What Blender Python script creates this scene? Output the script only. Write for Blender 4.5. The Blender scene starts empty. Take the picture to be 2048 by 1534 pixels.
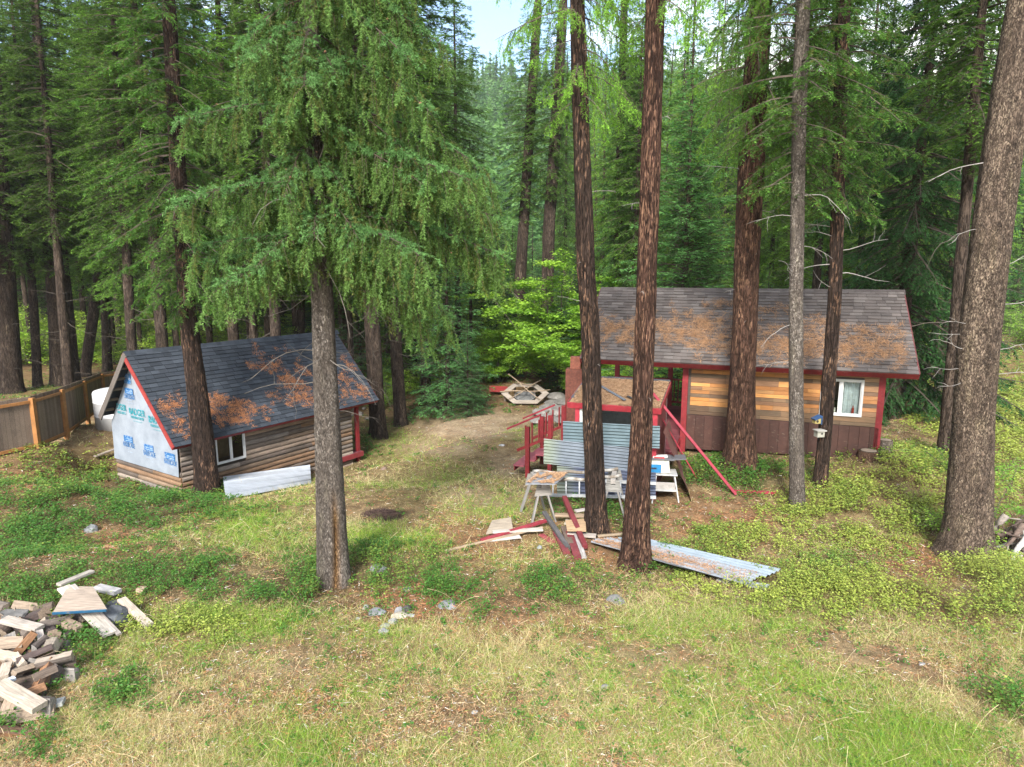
import bpy, math
import numpy as np
from mathutils import Vector, Matrix
C = bpy.context.scene.collection
# ---------------------------------------------------------------- camera, world, sun, exposure
FOC, HOR = 1300.0, 540.0
TILT = math.atan((767 - HOR) / FOC)
CT, ST = math.cos(TILT), math.sin(TILT)
CAMZ = 5.0
cam_d = bpy.data.cameras.new('camera'); cam = bpy.data.objects.new('camera', cam_d); C.objects.link(cam)
cam_d.sensor_width = 36; cam_d.lens = FOC / 2048 * 36; cam_d.clip_end = 3000; cam_d.clip_start = .1
cam.location = (0, 0, CAMZ); cam.rotation_euler = (math.pi / 2 - TILT, 0, 0)
bpy.context.scene.camera = cam
sc = bpy.context.scene
sc.view_settings.view_transform = 'Standard'; sc.view_settings.look = 'None'
sc.view_settings.gamma = 1; sc.view_settings.exposure = 2.45
sc.render.engine = 'CYCLES'
sc.cycles.max_bounces = 10; sc.cycles.diffuse_bounces = 7; sc.cycles.transmission_bounces = 6
sc.cycles.use_denoising = True
SUN_EL, SUN_AZ = math.radians(38), math.radians(190)      # azimuth clockwise from +Y
w = bpy.data.worlds.new('World'); sc.world = w; w.use_nodes = True
nt = w.node_tree; nt.nodes.clear()
def N(nt, t, **k):
    n = nt.nodes.new(t)
    for a, b in k.items():
        if a == 'inp':
            for i, v in b.items(): n.inputs[i].default_value = v
        else: setattr(n, a, b)
    return n
sky = N(nt, 'ShaderNodeTexSky', sky_type='NISHITA', sun_disc=False, sun_elevation=SUN_EL, sun_rotation=SUN_AZ)
tc = N(nt, 'ShaderNodeTexCoord')
mp = N(nt, 'ShaderNodeMapping', inp={3: (1.6, 1.6, 7.0)})
cl = N(nt, 'ShaderNodeTexNoise', inp={'Scale': 1.7, 'Detail': 8, 'Roughness': .55})
rp = N(nt, 'ShaderNodeValToRGB'); rp.color_ramp.elements[0].position = .44; rp.color_ramp.elements[1].position = .62
bg1 = N(nt, 'ShaderNodeBackground', inp={1: .07}); bg2 = N(nt, 'ShaderNodeBackground', inp={0: (.92, .90, .86, 1), 1: .62})
mx = N(nt, 'ShaderNodeMixShader'); ow = N(nt, 'ShaderNodeOutputWorld')
L = nt.links.new
L(tc.outputs['Generated'], mp.inputs[0]); L(mp.outputs[0], cl.inputs['Vector']); L(cl.outputs[0], rp.inputs[0])
L(sky.outputs[0], bg1.inputs[0]); L(rp.outputs[0], mx.inputs[0]); L(bg1.outputs[0], mx.inputs[1]); L(bg2.outputs[0], mx.inputs[2])
L(mx.outputs[0], ow.inputs[0])
sl = bpy.data.lights.new('sun', 'SUN'); sun = bpy.data.objects.new('sun', sl); C.objects.link(sun)
sl.energy = 1.6; sl.angle = math.radians(14); sl.color = (1, .96, .9)
sd = Vector((math.sin(SUN_AZ) * math.cos(SUN_EL), math.cos(SUN_AZ) * math.cos(SUN_EL), math.sin(SUN_EL)))
sun.rotation_euler = sd.to_track_quat('Z', 'Y').to_euler()
# ---------------------------------------------------------------- picture <-> place
def ray(px, py):
    b = -(py - 767) / FOC
    return np.array([(px - 1024) / FOC, CT + b * ST, -ST + b * CT])
def P(px, py, Y):
    d = ray(px, py); return np.array([0, 0, CAMZ]) + d * Y / d[1]
def hit(px, py, p0, n):
    d = ray(px, py); o = np.array([0, 0, CAMZ]); n = np.array(n, float)
    return o + d * (np.dot(np.array(p0) - o, n) / np.dot(d, n))
def proj(x, y, z):
    zz = z - CAMZ; dep = y * CT - zz * ST; u = y * ST + zz * CT
    return 1024 + FOC * x / dep, 767 - FOC * u / dep
def hsh(i, j, k):
    n = (i * 73856093) ^ (j * 19349663) ^ (k * 83492791)
    n = (n ^ (n >> 13)) * 1274126177 & 0x7fffffff
    return ((n ^ (n >> 16)) & 0xffff) / 65535.0
def vnoise(x, y, z=0.0):
    x, y, z = np.broadcast_arrays(np.asarray(x, float), y, z)
    i, j, k = (np.floor(a).astype(np.int64) for a in (x, y, z))
    u, v, w_ = x - i, y - j, z - k
    u, v, w_ = (t * t * (3 - 2 * t) for t in (u, v, w_))
    r = 0
    for a in (0, 1):
        for b in (0, 1):
            for c in (0, 1):
                r = r + hsh(i + a, j + b, k + c) * (u if a else 1 - u) * (v if b else 1 - v) * (w_ if c else 1 - w_)
    return r
def fbm(x, y, z=0.0, o=4):
    r = 0; a = .5
    for q in range(o):
        r = r + a * vnoise(x * 2 ** q + 17 * q, y * 2 ** q, z * 2 ** q); a *= .5
    return r / (1 - .5 ** o)
CPX = [(366,985,19),(234,945,22),(300,985,19.5),(716,925,25),(600,960,22.5),(113,880,23),(51,893,21),(160,838,30),(198,808,36),
 (760,875,28),(800,850,31),(1050,797,35),(950,850,28),(1030,960,16.2),(1200,995,14.4),(1370,908,17.2),(1560,915,16.4),(1760,915,15.7),
 (1905,912,17),(1480,938,15.5),(1595,1015,13.6),(1650,972,14.6),(1930,1112,11.35),(1193,1062,12.4),(1272,1132,10.95),(668,1165,10.4),
 (180,1055,13.6),(760,1025,14.2),(900,950,18.5),(1000,900,21.5),(2000,800,26),(2000,720,37),(40,770,40),(0,1000,15),(1400,850,24),(1250,860,22)]
cps = [tuple(P(*c)) for c in CPX] + [(x, y, 0) for x in (-7, -3.5, 0, 3.5, 7) for y in (2, 5, 7.5)] + [(-4, 9, 0), (4, 9, 0), (7, 9, 0), (-7.5, 9.5, 0), (0, 9.5, 0)] + \
      [(x, 60, -1.0) for x in (-50, -25, 0, 25, 50)] + [(x, 90, 0) for x in (-80, -40, 0, 40, 80)] + [(-25, 32, -1.5), (-8, 42, -2.2), (8, 42, -1.5), (20, 20, 0), (14, 12, .1), (-16, 14, -.6)]
cps = np.array(cps)
def gz(x, y):
    x = np.asarray(x, float); y = np.asarray(y, float)
    shp = np.broadcast(x, y).shape; x, y = np.broadcast_to(x, shp).ravel(), np.broadcast_to(y, shp).ravel()
    num = np.zeros(x.size); den = np.zeros(x.size)
    for a, b, c in cps:
        w_ = 1 / ((x - a) ** 2 + (y - b) ** 2 + .6) ** 2
        num += w_ * c; den += w_
    z = num / den
    h = np.clip((y - 110) / 260, 0, 1.3)
    z = z + (88 * (h * h * (3 - 2 * h)) if False else 92 * np.clip(h, 0, 1.3) ** 1.15) * (.8 + .4 * fbm(x * .006 + 5, y * .004, 0, 3))
    z = z + .10 * (fbm(x * .6, y * .6, 1.3, 3) - .5) * np.clip((y - 3) / 8, 0, 1)
    return z.reshape(shp) if shp else float(z[0])
def G(px, py):
    d = ray(px, py); t0 = 1.0; t = t0
    ts = np.linspace(3, 160, 3000); X = d[0] * ts; Y = d[1] * ts; Zr = CAMZ + d[2] * ts
    dz = Zr - gz(X, Y); k = int(np.argmax(dz < 0))
    if k == 0: k = 1
    f = dz[k - 1] / (dz[k - 1] - dz[k]); t = ts[k - 1] + f * (ts[k] - ts[k - 1])
    return np.array([d[0] * t, d[1] * t, CAMZ + d[2] * t])
# ---------------------------------------------------------------- geometry helpers
class Geo:
    def __init__(s): s.v = []; s.f = []; s.c = []; s.n = 0
    def add(s, v, f, col=(1, 1, 1), mat=0):
        v = np.asarray(v, float).reshape(-1, 3)
        c = np.broadcast_to(np.asarray(col, float), (len(v), 3)) if np.ndim(col) == 1 else np.asarray(col, float)
        s.v.append(v); s.c.append(c)
        f = np.asarray(f, np.int64); s.f.append((f + s.n, mat)); s.n += len(v)
        return s
    def box(s, lo, hi, M=None, col=(1, 1, 1), mat=0, ch=0.0):
        lo = np.array(lo, float); hi = np.array(hi, float)
        c = min(ch, *((hi - lo) * .3)) if ch else 0
        if c <= 0:
            v = np.array([[(lo, hi)[a][0], (lo, hi)[b][1], (lo, hi)[d][2]] for a in (0, 1) for b in (0, 1) for d in (0, 1)])
            f = [[0, 1, 3, 2], [4, 6, 7, 5], [0, 4, 5, 1], [2, 3, 7, 6], [0, 2, 6, 4], [1, 5, 7, 3]]
            if M is not None: v = xf(v, M)
            return s.add(v, f, col, mat)
        # chamfered along x axis edges (octagonal section)
        y0, z0, y1, z1 = lo[1], lo[2], hi[1], hi[2]
        ring = [(y0 + c, z0), (y1 - c, z0), (y1, z0 + c), (y1, z1 - c), (y1 - c, z1), (y0 + c, z1), (y0, z1 - c), (y0, z0 + c)]
        v = np.array([[x, a, b] for x in (lo[0], hi[0]) for a, b in ring])
        if M is not None: v = xf(v, M)
        col2 = col if np.ndim(col) == 1 else col
        s.add(v, [[i, (i + 1) % 8, 8 + (i + 1) % 8, 8 + i] for i in range(8)], col2, mat)
        s.add(v, [list(range(7, -1, -1)), list(range(8, 16))], col2, mat)
        return s
    def mesh(s, name, mats, smooth=False):
        me = bpy.data.meshes.new(name)
        v = np.concatenate(s.v); c = np.concatenate(s.c)
        me.vertices.add(len(v)); me.vertices.foreach_set('co', v.astype(np.float32).ravel())
        lp = np.concatenate([f.ravel() for f, m in s.f]); tot = np.concatenate([np.full(len(f), f.shape[1]) for f, m in s.f])
        mi = np.concatenate([np.full(len(f), m) for f, m in s.f])
        me.loops.add(len(lp)); me.loops.foreach_set('vertex_index', lp.astype(np.int32))
        me.polygons.add(len(tot)); me.polygons.foreach_set('loop_start', (np.cumsum(tot) - tot).astype(np.int32))
        me.polygons.foreach_set('material_index', mi.astype(np.int32))
        me.polygons.foreach_set('use_smooth', np.full(len(tot), bool(smooth)))
        at = me.color_attributes.new('tint', 'FLOAT_COLOR', 'POINT')
        at.data.foreach_set('color', np.hstack([c, np.ones((len(c), 1))]).astype(np.float32).ravel())
        for m in (mats if isinstance(mats, (list, tuple)) else [mats]): me.materials.append(m)
        me.update(calc_edges=True)
        return me
    def obj(s, name, mats, parent=None, smooth=False):
        o = bpy.data.objects.new(name, s.mesh(name, mats, smooth)); C.objects.link(o)
        if parent is not None: o.parent = parent
        return o
def xf(v, M):
    M = np.array(M); return np.asarray(v) @ M[:3, :3].T + M[:3, 3]
def frame(o, x, y, z):
    M = np.eye(4); M[:3, 0] = x; M[:3, 1] = y; M[:3, 2] = z; M[:3, 3] = o; return M
def tag(o, label=None, cat=None, group=None, kind=None):
    if label: o['label'] = label
    if cat: o['category'] = cat
    if group: o['group'] = group
    if kind: o['kind'] = kind
    return o
def thing(name, label, cat, loc=(0, 0, 0), rz=0.0, group=None):
    o = bpy.data.objects.new(name, None); C.objects.link(o); o.location = loc; o.rotation_euler = (0, 0, rz)
    o.empty_display_size = .2
    return tag(o, label, cat, group)
def nrm(a): return a / (np.linalg.norm(a, axis=-1, keepdims=True) + 1e-9)
def tubes(g, pts, r, sides=4, col=(1, 1, 1), mat=0, cap=False):
    pts = np.asarray(pts, float); r = np.asarray(r, float)
    if pts.ndim == 2: pts = pts[None]; r = r[None]
    n, k, _ = pts.shape
    t = np.gradient(pts, axis=1); t = nrm(t)
    ref = np.where(np.abs(t[..., 2:3]) > .9, np.array([1., 0, 0]), np.array([0, 0, 1.]))
    a = nrm(np.cross(t, ref)); b = np.cross(t, a)
    th = np.arange(sides) * 2 * np.pi / sides
    v = pts[:, :, None] + r[:, :, None, None] * (a[:, :, None] * np.cos(th)[:, None] + b[:, :, None] * np.sin(th)[:, None])
    base = (np.arange(n) * k * sides)[:, None, None] + (np.arange(k - 1) * sides)[None, :, None]
    i = np.arange(sides)[None, None]; j = (i + 1) % sides
    f = np.stack([base + i, base + j, base + sides + j, base + sides + i], -1).reshape(-1, 4)
    c = col if np.ndim(col) == 1 else np.repeat(np.asarray(col, float), sides if len(col) == n * k else k * sides, 0)
    g.add(v.reshape(-1, 3), f, c, mat)
    if cap:
        for q in range(n):
            s0 = q * k * sides
            g.f.append((np.array([[s0 + x for x in range(sides)]]) + g.n - n * k * sides, mat))
            s1 = s0 + (k - 1) * sides
            g.f.append((np.array([[s1 + x for x in range(sides)][::-1]]) + g.n - n * k * sides, mat))
    return g
def tris(g, p, d, nn, ln, wd, col, mat=0, rhomb=False):
    side = nrm(np.cross(d, nn)); ln = np.broadcast_to(ln, len(p))[:, None]; wd = np.broadcast_to(wd, len(p))[:, None] * .5
    if rhomb:
        bend = nrm(nn) * ln * .08
        v = np.stack([p, p + d * ln * .45 + side * wd + bend, p + d * ln, p + d * ln * .45 - side * wd + bend], 1); k = 4
    else:
        v = np.stack([p - side * wd, p + side * wd, p + d * ln], 1); k = 3
    f = np.arange(len(p) * k).reshape(-1, k)
    c = col if np.ndim(col) == 1 else np.repeat(col, k, 0)
    g.add(v.reshape(-1, 3), f, c, mat); return g
def grow(org, d, length, droop, K, up=0.0, rs=None, wob=0.0):
    n = len(org); pts = np.zeros((n, K, 3)); pts[:, 0] = org; cur = nrm(d); st = (np.broadcast_to(length, n) / (K - 1))[:, None]
    droop = np.broadcast_to(droop, n)[:, None]; ref = np.array([0, 0, -1.])
    for k in range(1, K):
        s = k / (K - 1)
        cur = cur + ref * droop / (K - 1) * (1 if s < .7 else 1 - up)
        if wob and rs is not None: cur = cur + rs.normal(0, wob, (n, 3))
        cur = nrm(cur); pts[:, k] = pts[:, k - 1] + cur * st
    return pts
def along(pts, s, idx):
    K = pts.shape[1]; q = np.clip(s, 0, .9999) * (K - 1); i = q.astype(int); f = (q - i)[:, None]
    a = pts[idx, i]; b = pts[idx, i + 1]
    return a * (1 - f) + b * f, nrm(b - a)
# ---------------------------------------------------------------- materials
def mat(name, fn, bump=None):
    m = bpy.data.materials.new(name); m.use_nodes = True; t = m.node_tree; t.nodes.clear()
    out = N(t, 'ShaderNodeOutputMaterial'); bs = N(t, 'ShaderNodeBsdfPrincipled')
    t.links.new(bs.outputs[0], out.inputs[0]); fn(t, bs, out); return m
def ramp(t, src, stops, interp='LINEAR'):
    r = N(t, 'ShaderNodeValToRGB'); e = r.color_ramp.elements; r.color_ramp.interpolation = interp
    while len(e) < len(stops): e.new(.5)
    for q, (p_, c) in zip(e, stops): q.position = p_; q.color = (*c, 1) if len(c) == 3 else c
    t.links.new(src, r.inputs[0]); return r.outputs[0]
def coords(t, scale, kind='Object'):
    a = N(t, 'ShaderNodeTexCoord'); m = N(t, 'ShaderNodeMapping', inp={3: scale}); t.links.new(a.outputs[kind], m.inputs[0]); return m.outputs[0]
def noise(t, vec, scale, detail=5, rough=.6, dist=0.0):
    n = N(t, 'ShaderNodeTexNoise', inp={'Scale': scale, 'Detail': detail, 'Roughness': rough, 'Distortion': dist}); t.links.new(vec, n.inputs['Vector']); return n.outputs[0]
def mixc(t, a, b, fac, mode='MIX'):
    m = N(t, 'ShaderNodeMix', data_type='RGBA', blend_type=mode)
    for s_, v in ((0, fac), (6, a), (7, b)):
        if isinstance(v, (int, float)): m.inputs[s_].default_value = v
        elif isinstance(v, tuple): m.inputs[s_].default_value = (*v, 1)
        else: t.links.new(v, m.inputs[s_])
    return m.outputs[2]
def addbump(t, bs, h, dist=.01, st=1.0):
    b = N(t, 'ShaderNodeBump', inp={0: st, 1: dist}); t.links.new(h, b.inputs['Height']); t.links.new(b.outputs[0], bs.inputs['Normal'])
def tint(t): return N(t, 'ShaderNodeAttribute', attribute_name='tint').outputs['Color']
def m_tinted(name, rough=.7, grain=None, lo=.72, hi=1.12, metal=0.0, scale=(1, 1, 1), ns=8.0, bd=.004, spec=.3, chip=None):
    """paint, wood, stone: attribute tint times noise (long along x when grain)"""
    def fn(t, bs, out):
        v = coords(t, (1.2, 14, 14) if grain else scale)
        n = noise(t, v, ns, 7, .65, .3 if grain else 0)
        k = ramp(t, n, [(.28, (lo,) * 3), (.72, (hi,) * 3)])
        n2 = noise(t, coords(t, (1, 1, 1)), 1.7, 4)
        k2 = ramp(t, n2, [(.3, (.82,) * 3), (.7, (1.1,) * 3)])
        c = mixc(t, mixc(t, tint(t), k, 1.0, 'MULTIPLY'), k2, 1.0, 'MULTIPLY')
        if chip:
            n3 = noise(t, coords(t, (1.5, 5, 5)), 5.0, 8, .72); c = mixc(t, c, chip, ramp(t, n3, [(.60, (0,) * 3), (.66, (.75,) * 3)]))
        t.links.new(c, bs.inputs['Base Color']); bs.inputs['Roughness'].default_value = rough; bs.inputs['Metallic'].default_value = metal
        bs.inputs['Specular IOR Level'].default_value = spec
        addbump(t, bs, n, bd, .7)
    return mat(name, fn)
M_WOOD = m_tinted('weathered wood', .85, True, .45, 1.25, ns=3.5, bd=.006)
M_PLANK = m_tinted('reclaimed plank', .75, True, .6, 1.2, ns=3.0, bd=.004)
M_PAINT = m_tinted('worn paint', .6, None, .7, 1.15, ns=9, bd=.002, chip=(.15, .115, .09))
M_SHIN = m_tinted('asphalt shingle', .95, None, .65, 1.3, ns=90, bd=.003, spec=.15)
M_WHITE = m_tinted('white vinyl', .4, None, .95, 1.02, ns=5, bd=.0005, spec=.4)
M_STONE = m_tinted('stone', .85, None, .6, 1.25, ns=9, bd=.012)
M_METAL = m_tinted('galvanised metal', .38, None, .85, 1.1, metal=.4, ns=5, bd=.001, spec=.5)
M_RUST = m_tinted('rusty steel', .8, None, .5, 1.3, ns=14, bd=.003)
def f_wrap(t, bs, out):
    n = noise(t, coords(t, (1, 1, 1)), 2.2, 6, .6)
    c = ramp(t, n, [(.25, (.18, .205, .24)), (.7, (.27, .30, .34))]); t.links.new(mixc(t, tint(t), c, 1.0, 'MULTIPLY'), bs.inputs[0])
    bs.inputs['Roughness'].default_value = .6; addbump(t, bs, n, .03, .5)
M_WRAP = mat('house wrap', f_wrap)
def f_ink(t, bs, out):
    n = noise(t, coords(t, (1, 1, 1)), 14, 5, .7)
    t.links.new(mixc(t, tint(t), (.55, .6, .68), ramp(t, n, [(.5, (0, 0, 0)), (.75, (.75, .75, .75))])), bs.inputs[0]); bs.inputs['Roughness'].default_value = .6
M_INK = mat('printed ink', f_ink)
def f_glass(t, bs, out):
    bs.inputs[0].default_value = (.012, .016, .016, 1); bs.inputs['Roughness'].default_value = .04
    tr = N(t, 'ShaderNodeBsdfTransparent', inp={0: (.75, .8, .78, 1)}); mx = N(t, 'ShaderNodeMixShader')
    gl = N(t, 'ShaderNodeBsdfGlossy', inp={'Roughness': .03}); fr = N(t, 'ShaderNodeFresnel', inp={0: 1.5})
    t.links.new(fr.outputs[0], mx.inputs[0]); t.links.new(tr.outputs[0], mx.inputs[1]); t.links.new(gl.outputs[0], mx.inputs[2]); t.links.new(mx.outputs[0], out.inputs[0])
M_GLASS = mat('window glass', f_glass)
def m_leaf(name, transl=.3, rough=.55, var=.25, spec=.25, gain=1.0):
    def fn(t, bs, out):
        oi = N(t, 'ShaderNodeObjectInfo'); mr = N(t, 'ShaderNodeMapRange', inp={3: (1 - var) * gain, 4: (1 + var) * gain}); t.links.new(oi.outputs['Random'], mr.inputs[0])
        c = N(t, 'ShaderNodeVectorMath', operation='SCALE'); t.links.new(tint(t), c.inputs[0]); t.links.new(mr.outputs[0], c.inputs[3])
        t.links.new(c.outputs[0], bs.inputs[0]); bs.inputs['Roughness'].default_value = rough; bs.inputs['Specular IOR Level'].default_value = spec
        tl = N(t, 'ShaderNodeBsdfTranslucent'); mx = N(t, 'ShaderNodeMixShader', inp={0: transl}); t.links.new(c.outputs[0], tl.inputs[0])
        t.links.new(bs.outputs[0], mx.inputs[1]); t.links.new(tl.outputs[0], mx.inputs[2]); t.links.new(mx.outputs[0], out.inputs[0])
    return mat(name, fn)
M_NEEDLE = m_leaf('conifer needles', .44, .6, .28, .2, 1.15); M_LEAF = m_leaf('broad leaves', .38, .5, .1); M_GRASS = m_leaf('grass blades', .3, .7, 0); M_LITTER = m_leaf('fallen needles', .1, .85, 0, .1)
M_TWIG = m_tinted('twig bark', .9, None, .6, 1.2, ns=20, bd=.002)
def m_bark(name, dark, mid, light, sc_=(9, 9, 1.6), lcut=.5, fl=(26, 26, 5), bd=.03, crk=.75):
    """vertical furrows from ridged noise, flakes of lighter inner bark, fine scales"""
    def fn(t, bs, out):
        v = coords(t, sc_)
        n1 = noise(t, v, 1.0, 8, .72, .8)
        rd = N(t, 'ShaderNodeMath', operation='SUBTRACT', inp={1: .5}); t.links.new(noise(t, coords(t, (sc_[0] * 1.7, sc_[1] * 1.7, sc_[2] * 1.3)), 1.0, 5, .6, 1.0), rd.inputs[0])
        ab = N(t, 'ShaderNodeMath', operation='ABSOLUTE'); t.links.new(rd.outputs[0], ab.inputs[0])
        crack = ramp(t, ab.outputs[0], [(.0, (.18,) * 3), (.05, (.85,) * 3), (.12, (1,) * 3)])
        n2 = noise(t, coords(t, (sc_[0] * 4, sc_[1] * 4, sc_[2] * 4)), 1.0, 6, .75, .3)
        vo = N(t, 'ShaderNodeTexVoronoi', inp={'Scale': 1.0, 'Randomness': 1.0}); dv = N(t, 'ShaderNodeVectorMath', operation='ADD'); nn = N(t, 'ShaderNodeTexNoise', inp={'Scale': 2.0, 'Detail': 4})
        fv = coords(t, fl); t.links.new(fv, nn.inputs['Vector']); t.links.new(fv, dv.inputs[0]); t.links.new(nn.outputs['Color'], dv.inputs[1]); t.links.new(dv.outputs[0], vo.inputs['Vector'])
        sp = N(t, 'ShaderNodeSeparateColor'); t.links.new(vo.outputs['Color'], sp.inputs[0])
        c = ramp(t, n1, [(.30, dark), (.55, mid), (.75, tuple(a * 1.35 for a in mid))])
        zone = noise(t, coords(t, (3.0, 3.0, .8)), 1.0, 4)
        am = N(t, 'ShaderNodeMath', operation='MULTIPLY'); t.links.new(sp.outputs[0], am.inputs[0]); t.links.new(ramp(t, zone, [(.35, (.45,) * 3), (.65, (1.0,) * 3)]), am.inputs[1])
        c = mixc(t, c, light, ramp(t, am.outputs[0], [(lcut, (0,) * 3), (lcut + .12, (.9,) * 3)]))
        c = mixc(t, c, ramp(t, n2, [(.28, (.38,) * 3), (.5, (1,) * 3), (.72, (1.5,) * 3)]), 1.0, 'MULTIPLY'); c = mixc(t, c, crack, crk, 'MULTIPLY')
        c = mixc(t, c, tint(t), 1.0, 'MULTIPLY')
        t.links.new(c, bs.inputs[0]); bs.inputs['Roughness'].default_value = .92; bs.inputs['Specular IOR Level'].default_value = .12
        ad = N(t, 'ShaderNodeMath', operation='ADD'); t.links.new(n1, ad.inputs[0]); t.links.new(n2, ad.inputs[1])
        mu = N(t, 'ShaderNodeMath', operation='MULTIPLY'); t.links.new(ad.outputs[0], mu.inputs[0]); t.links.new(crack, mu.inputs[1])
        addbump(t, bs, mu.outputs[0], bd, 1.0)
    return mat(name, fn)
B_RED = m_bark('red brown scraped bark', (.020, .013, .010), (.085, .045, .032), (.26, .145, .095), (14, 14, 1.7), .50, (60, 60, 11), .035)
B_DARK = m_bark('dark furrowed bark', (.018, .013, .011), (.065, .043, .033), (.24, .14, .09), (13, 13, 1.8), .62, (50, 50, 9), .035)
B_PINE = m_bark('orange plated bark', (.022, .014, .011), (.105, .056, .038), (.22, .125, .08), (9, 9, 2.2), .60, (26, 26, 8), .035)
B_GREY = m_bark('grey spruce bark', (.062, .05, .042), (.165, .138, .116), (.31, .27, .235), (20, 20, 8), .6, (55, 55, 30), .02, .5)
B_BIG = m_bark('ridged grey bark', (.055, .042, .034), (.175, .128, .096), (.33, .255, .185), (14, 14, 6), .56, (55, 55, 34), .035, .65)
B_FAR = m_bark('forest bark', (.028, .021, .016), (.085, .062, .048), (.16, .12, .09), (7, 7, 1.8), .7, (14, 14, 4), .03)
# ---------------------------------------------------------------- ground
def blobs(px, py, lst):
    r = np.zeros(np.shape(px))
    for cx, cy, rx, ry, a in lst:
        r = np.maximum(r, a * np.exp(-(((px - cx) / rx) ** 2 + ((py - cy) / ry) ** 2) ** 1.3))
    return r
B_LEAFG = [(160,1000,230,75,1),(40,1085,110,55,.9),(330,1010,140,40,.9),(600,1165,110,50,1),(770,1145,100,50,1),(330,1150,220,45,.6),(80,1165,130,45,.9),(905,1190,60,22,.8),
 (1130,1170,130,36,.6),(1320,1125,70,30,.8),(1470,950,130,28,1),(1700,905,120,18,.8),(420,975,60,22,.9),(520,1190,60,30,.7),(700,900,60,25,.6),(250,1385,60,40,.5),(40,1480,50,30,1),(95,1330,60,70,.6),(120,1270,60,30,.6),
 (150,1300,60,40,.9),(900,835,140,16,.7),(1240,1040,50,28,.7),(1140,1020,50,24,.5),(990,1230,40,15,.6),(1680,1130,120,22,.5),(1500,1160,100,20,.5),(1390,960,50,18,.8),(2020,1420,90,60,.35)]
B_LEAFY = [(1750,1015,220,75,1),(1480,1100,140,45,.75),(1650,1180,260,50,.85),(1960,1190,170,55,1),(1850,935,220,45,1),(1990,850,150,150,.9),(1560,1010,60,40,.4),(240,1230,120,30,.6),
(360,1250,120,40,.5),(130,930,150,40,.75),(60,965,90,30,.7),(230,900,60,20,.6)]
B_GRASG = [(520,1050,160,60,1),(735,1075,80,45,1),(890,960,170,60,.6),(1030,872,60,16,1),(780,890,120,36,.8),(450,1260,200,50,.5),(340,1310,120,40,.7),(1250,1345,170,60,.6),(1850,1495,260,60,.9),
 (180,1470,120,50,.6),(560,1500,160,50,.6),(1330,1450,120,40,.35),(610,930,120,50,.5),(40,775,120,18,1),(990,1140,80,40,.5),(1600,1380,160,50,.5),(1000,1330,260,60,.45),(700,1290,160,50,.4),(950,1010,120,60,.75),(1080,1090,60,40,.4),(820,1100,90,50,.6),(1350,1260,260,40,.5),(900,900,60,24,.5),(1040,960,40,30,.4),(2000,760,120,80,1),(1430,1250,160,40,.5)]
B_LIT = [(1430,1040,130,42,1),(225,1085,70,32,.9),(960,1075,130,55,.7),(840,1205,110,40,1),(1840,1120,110,40,.8),(50,955,170,50,.9),(1180,1100,160,50,.7),(430,1010,70,20,.7),(560,1420,200,60,.35),(1950,1300,120,60,.5),(1000,1250,200,40,.5),(1230,1000,120,25,.5)]
B_PATH = [(960,1000,80,30,.6),(950,862,100,22,1),(870,895,80,14,.7),(1010,930,45,22,.7),(990,835,60,16,.9),(1040,985,60,40,.4),(1075,830,60,14,.6)]
BL_DARK = [(762,1026,42,10,1)]
def cover(px, py):
    wx = 70 * (fbm(px * .012, py * .03, 1, 3) - .5); wy = 40 * (fbm(px * .012 + 7, py * .03, 4, 3) - .5); py0 = py; px, py = px + wx * 1.3, py + wy
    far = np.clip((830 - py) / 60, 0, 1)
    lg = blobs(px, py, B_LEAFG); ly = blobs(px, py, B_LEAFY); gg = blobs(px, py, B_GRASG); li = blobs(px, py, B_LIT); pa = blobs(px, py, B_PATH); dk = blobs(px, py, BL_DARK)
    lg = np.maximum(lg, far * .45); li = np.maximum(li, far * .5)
    st = np.clip((py - 1190) / 70, 0, 1) + .25
    return lg, ly, gg, li, pa, dk, st
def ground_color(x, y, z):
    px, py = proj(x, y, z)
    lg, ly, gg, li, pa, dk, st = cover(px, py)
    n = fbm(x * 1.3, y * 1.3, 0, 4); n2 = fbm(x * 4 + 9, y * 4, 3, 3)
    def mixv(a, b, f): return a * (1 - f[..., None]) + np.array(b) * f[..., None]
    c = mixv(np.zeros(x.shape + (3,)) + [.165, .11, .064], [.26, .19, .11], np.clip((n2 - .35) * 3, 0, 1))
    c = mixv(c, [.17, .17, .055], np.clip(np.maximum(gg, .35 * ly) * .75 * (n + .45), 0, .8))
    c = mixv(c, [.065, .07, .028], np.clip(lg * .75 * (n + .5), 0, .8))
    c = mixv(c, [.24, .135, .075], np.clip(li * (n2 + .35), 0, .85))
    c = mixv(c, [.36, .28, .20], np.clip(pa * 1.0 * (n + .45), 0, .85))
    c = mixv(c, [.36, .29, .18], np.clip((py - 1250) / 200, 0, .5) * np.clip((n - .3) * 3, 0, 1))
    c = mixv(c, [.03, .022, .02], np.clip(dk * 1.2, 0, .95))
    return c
def f_ground(t, bs, out):
    n = noise(t, coords(t, (1, 1, 1)), 9, 8, .75); n2 = noise(t, coords(t, (1, 1, 1)), 38, 6, .8); n3 = noise(t, coords(t, (1, 1, 1)), 2.1, 5, .6)
    c = mixc(t, tint(t), ramp(t, n, [(.3, (.5,) * 3), (.55, (1, 1, 1)), (.72, (1.35, 1.3, 1.2))]), 1, 'MULTIPLY')
    c = mixc(t, c, ramp(t, n2, [(.3, (.45, .42, .42)), (.52, (1, 1, 1)), (.68, (1.45, 1.4, 1.3))]), 1, 'MULTIPLY')
    c = mixc(t, c, ramp(t, n3, [(.35, (.85, .8, .75)), (.65, (1.1, 1.12, 1.05))]), 1, 'MULTIPLY')
    t.links.new(c, bs.inputs[0]); bs.inputs['Roughness'].default_value = .97; bs.inputs['Specular IOR Level'].default_value = .1
    addbump(t, bs, n2, .03, 1)
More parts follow.
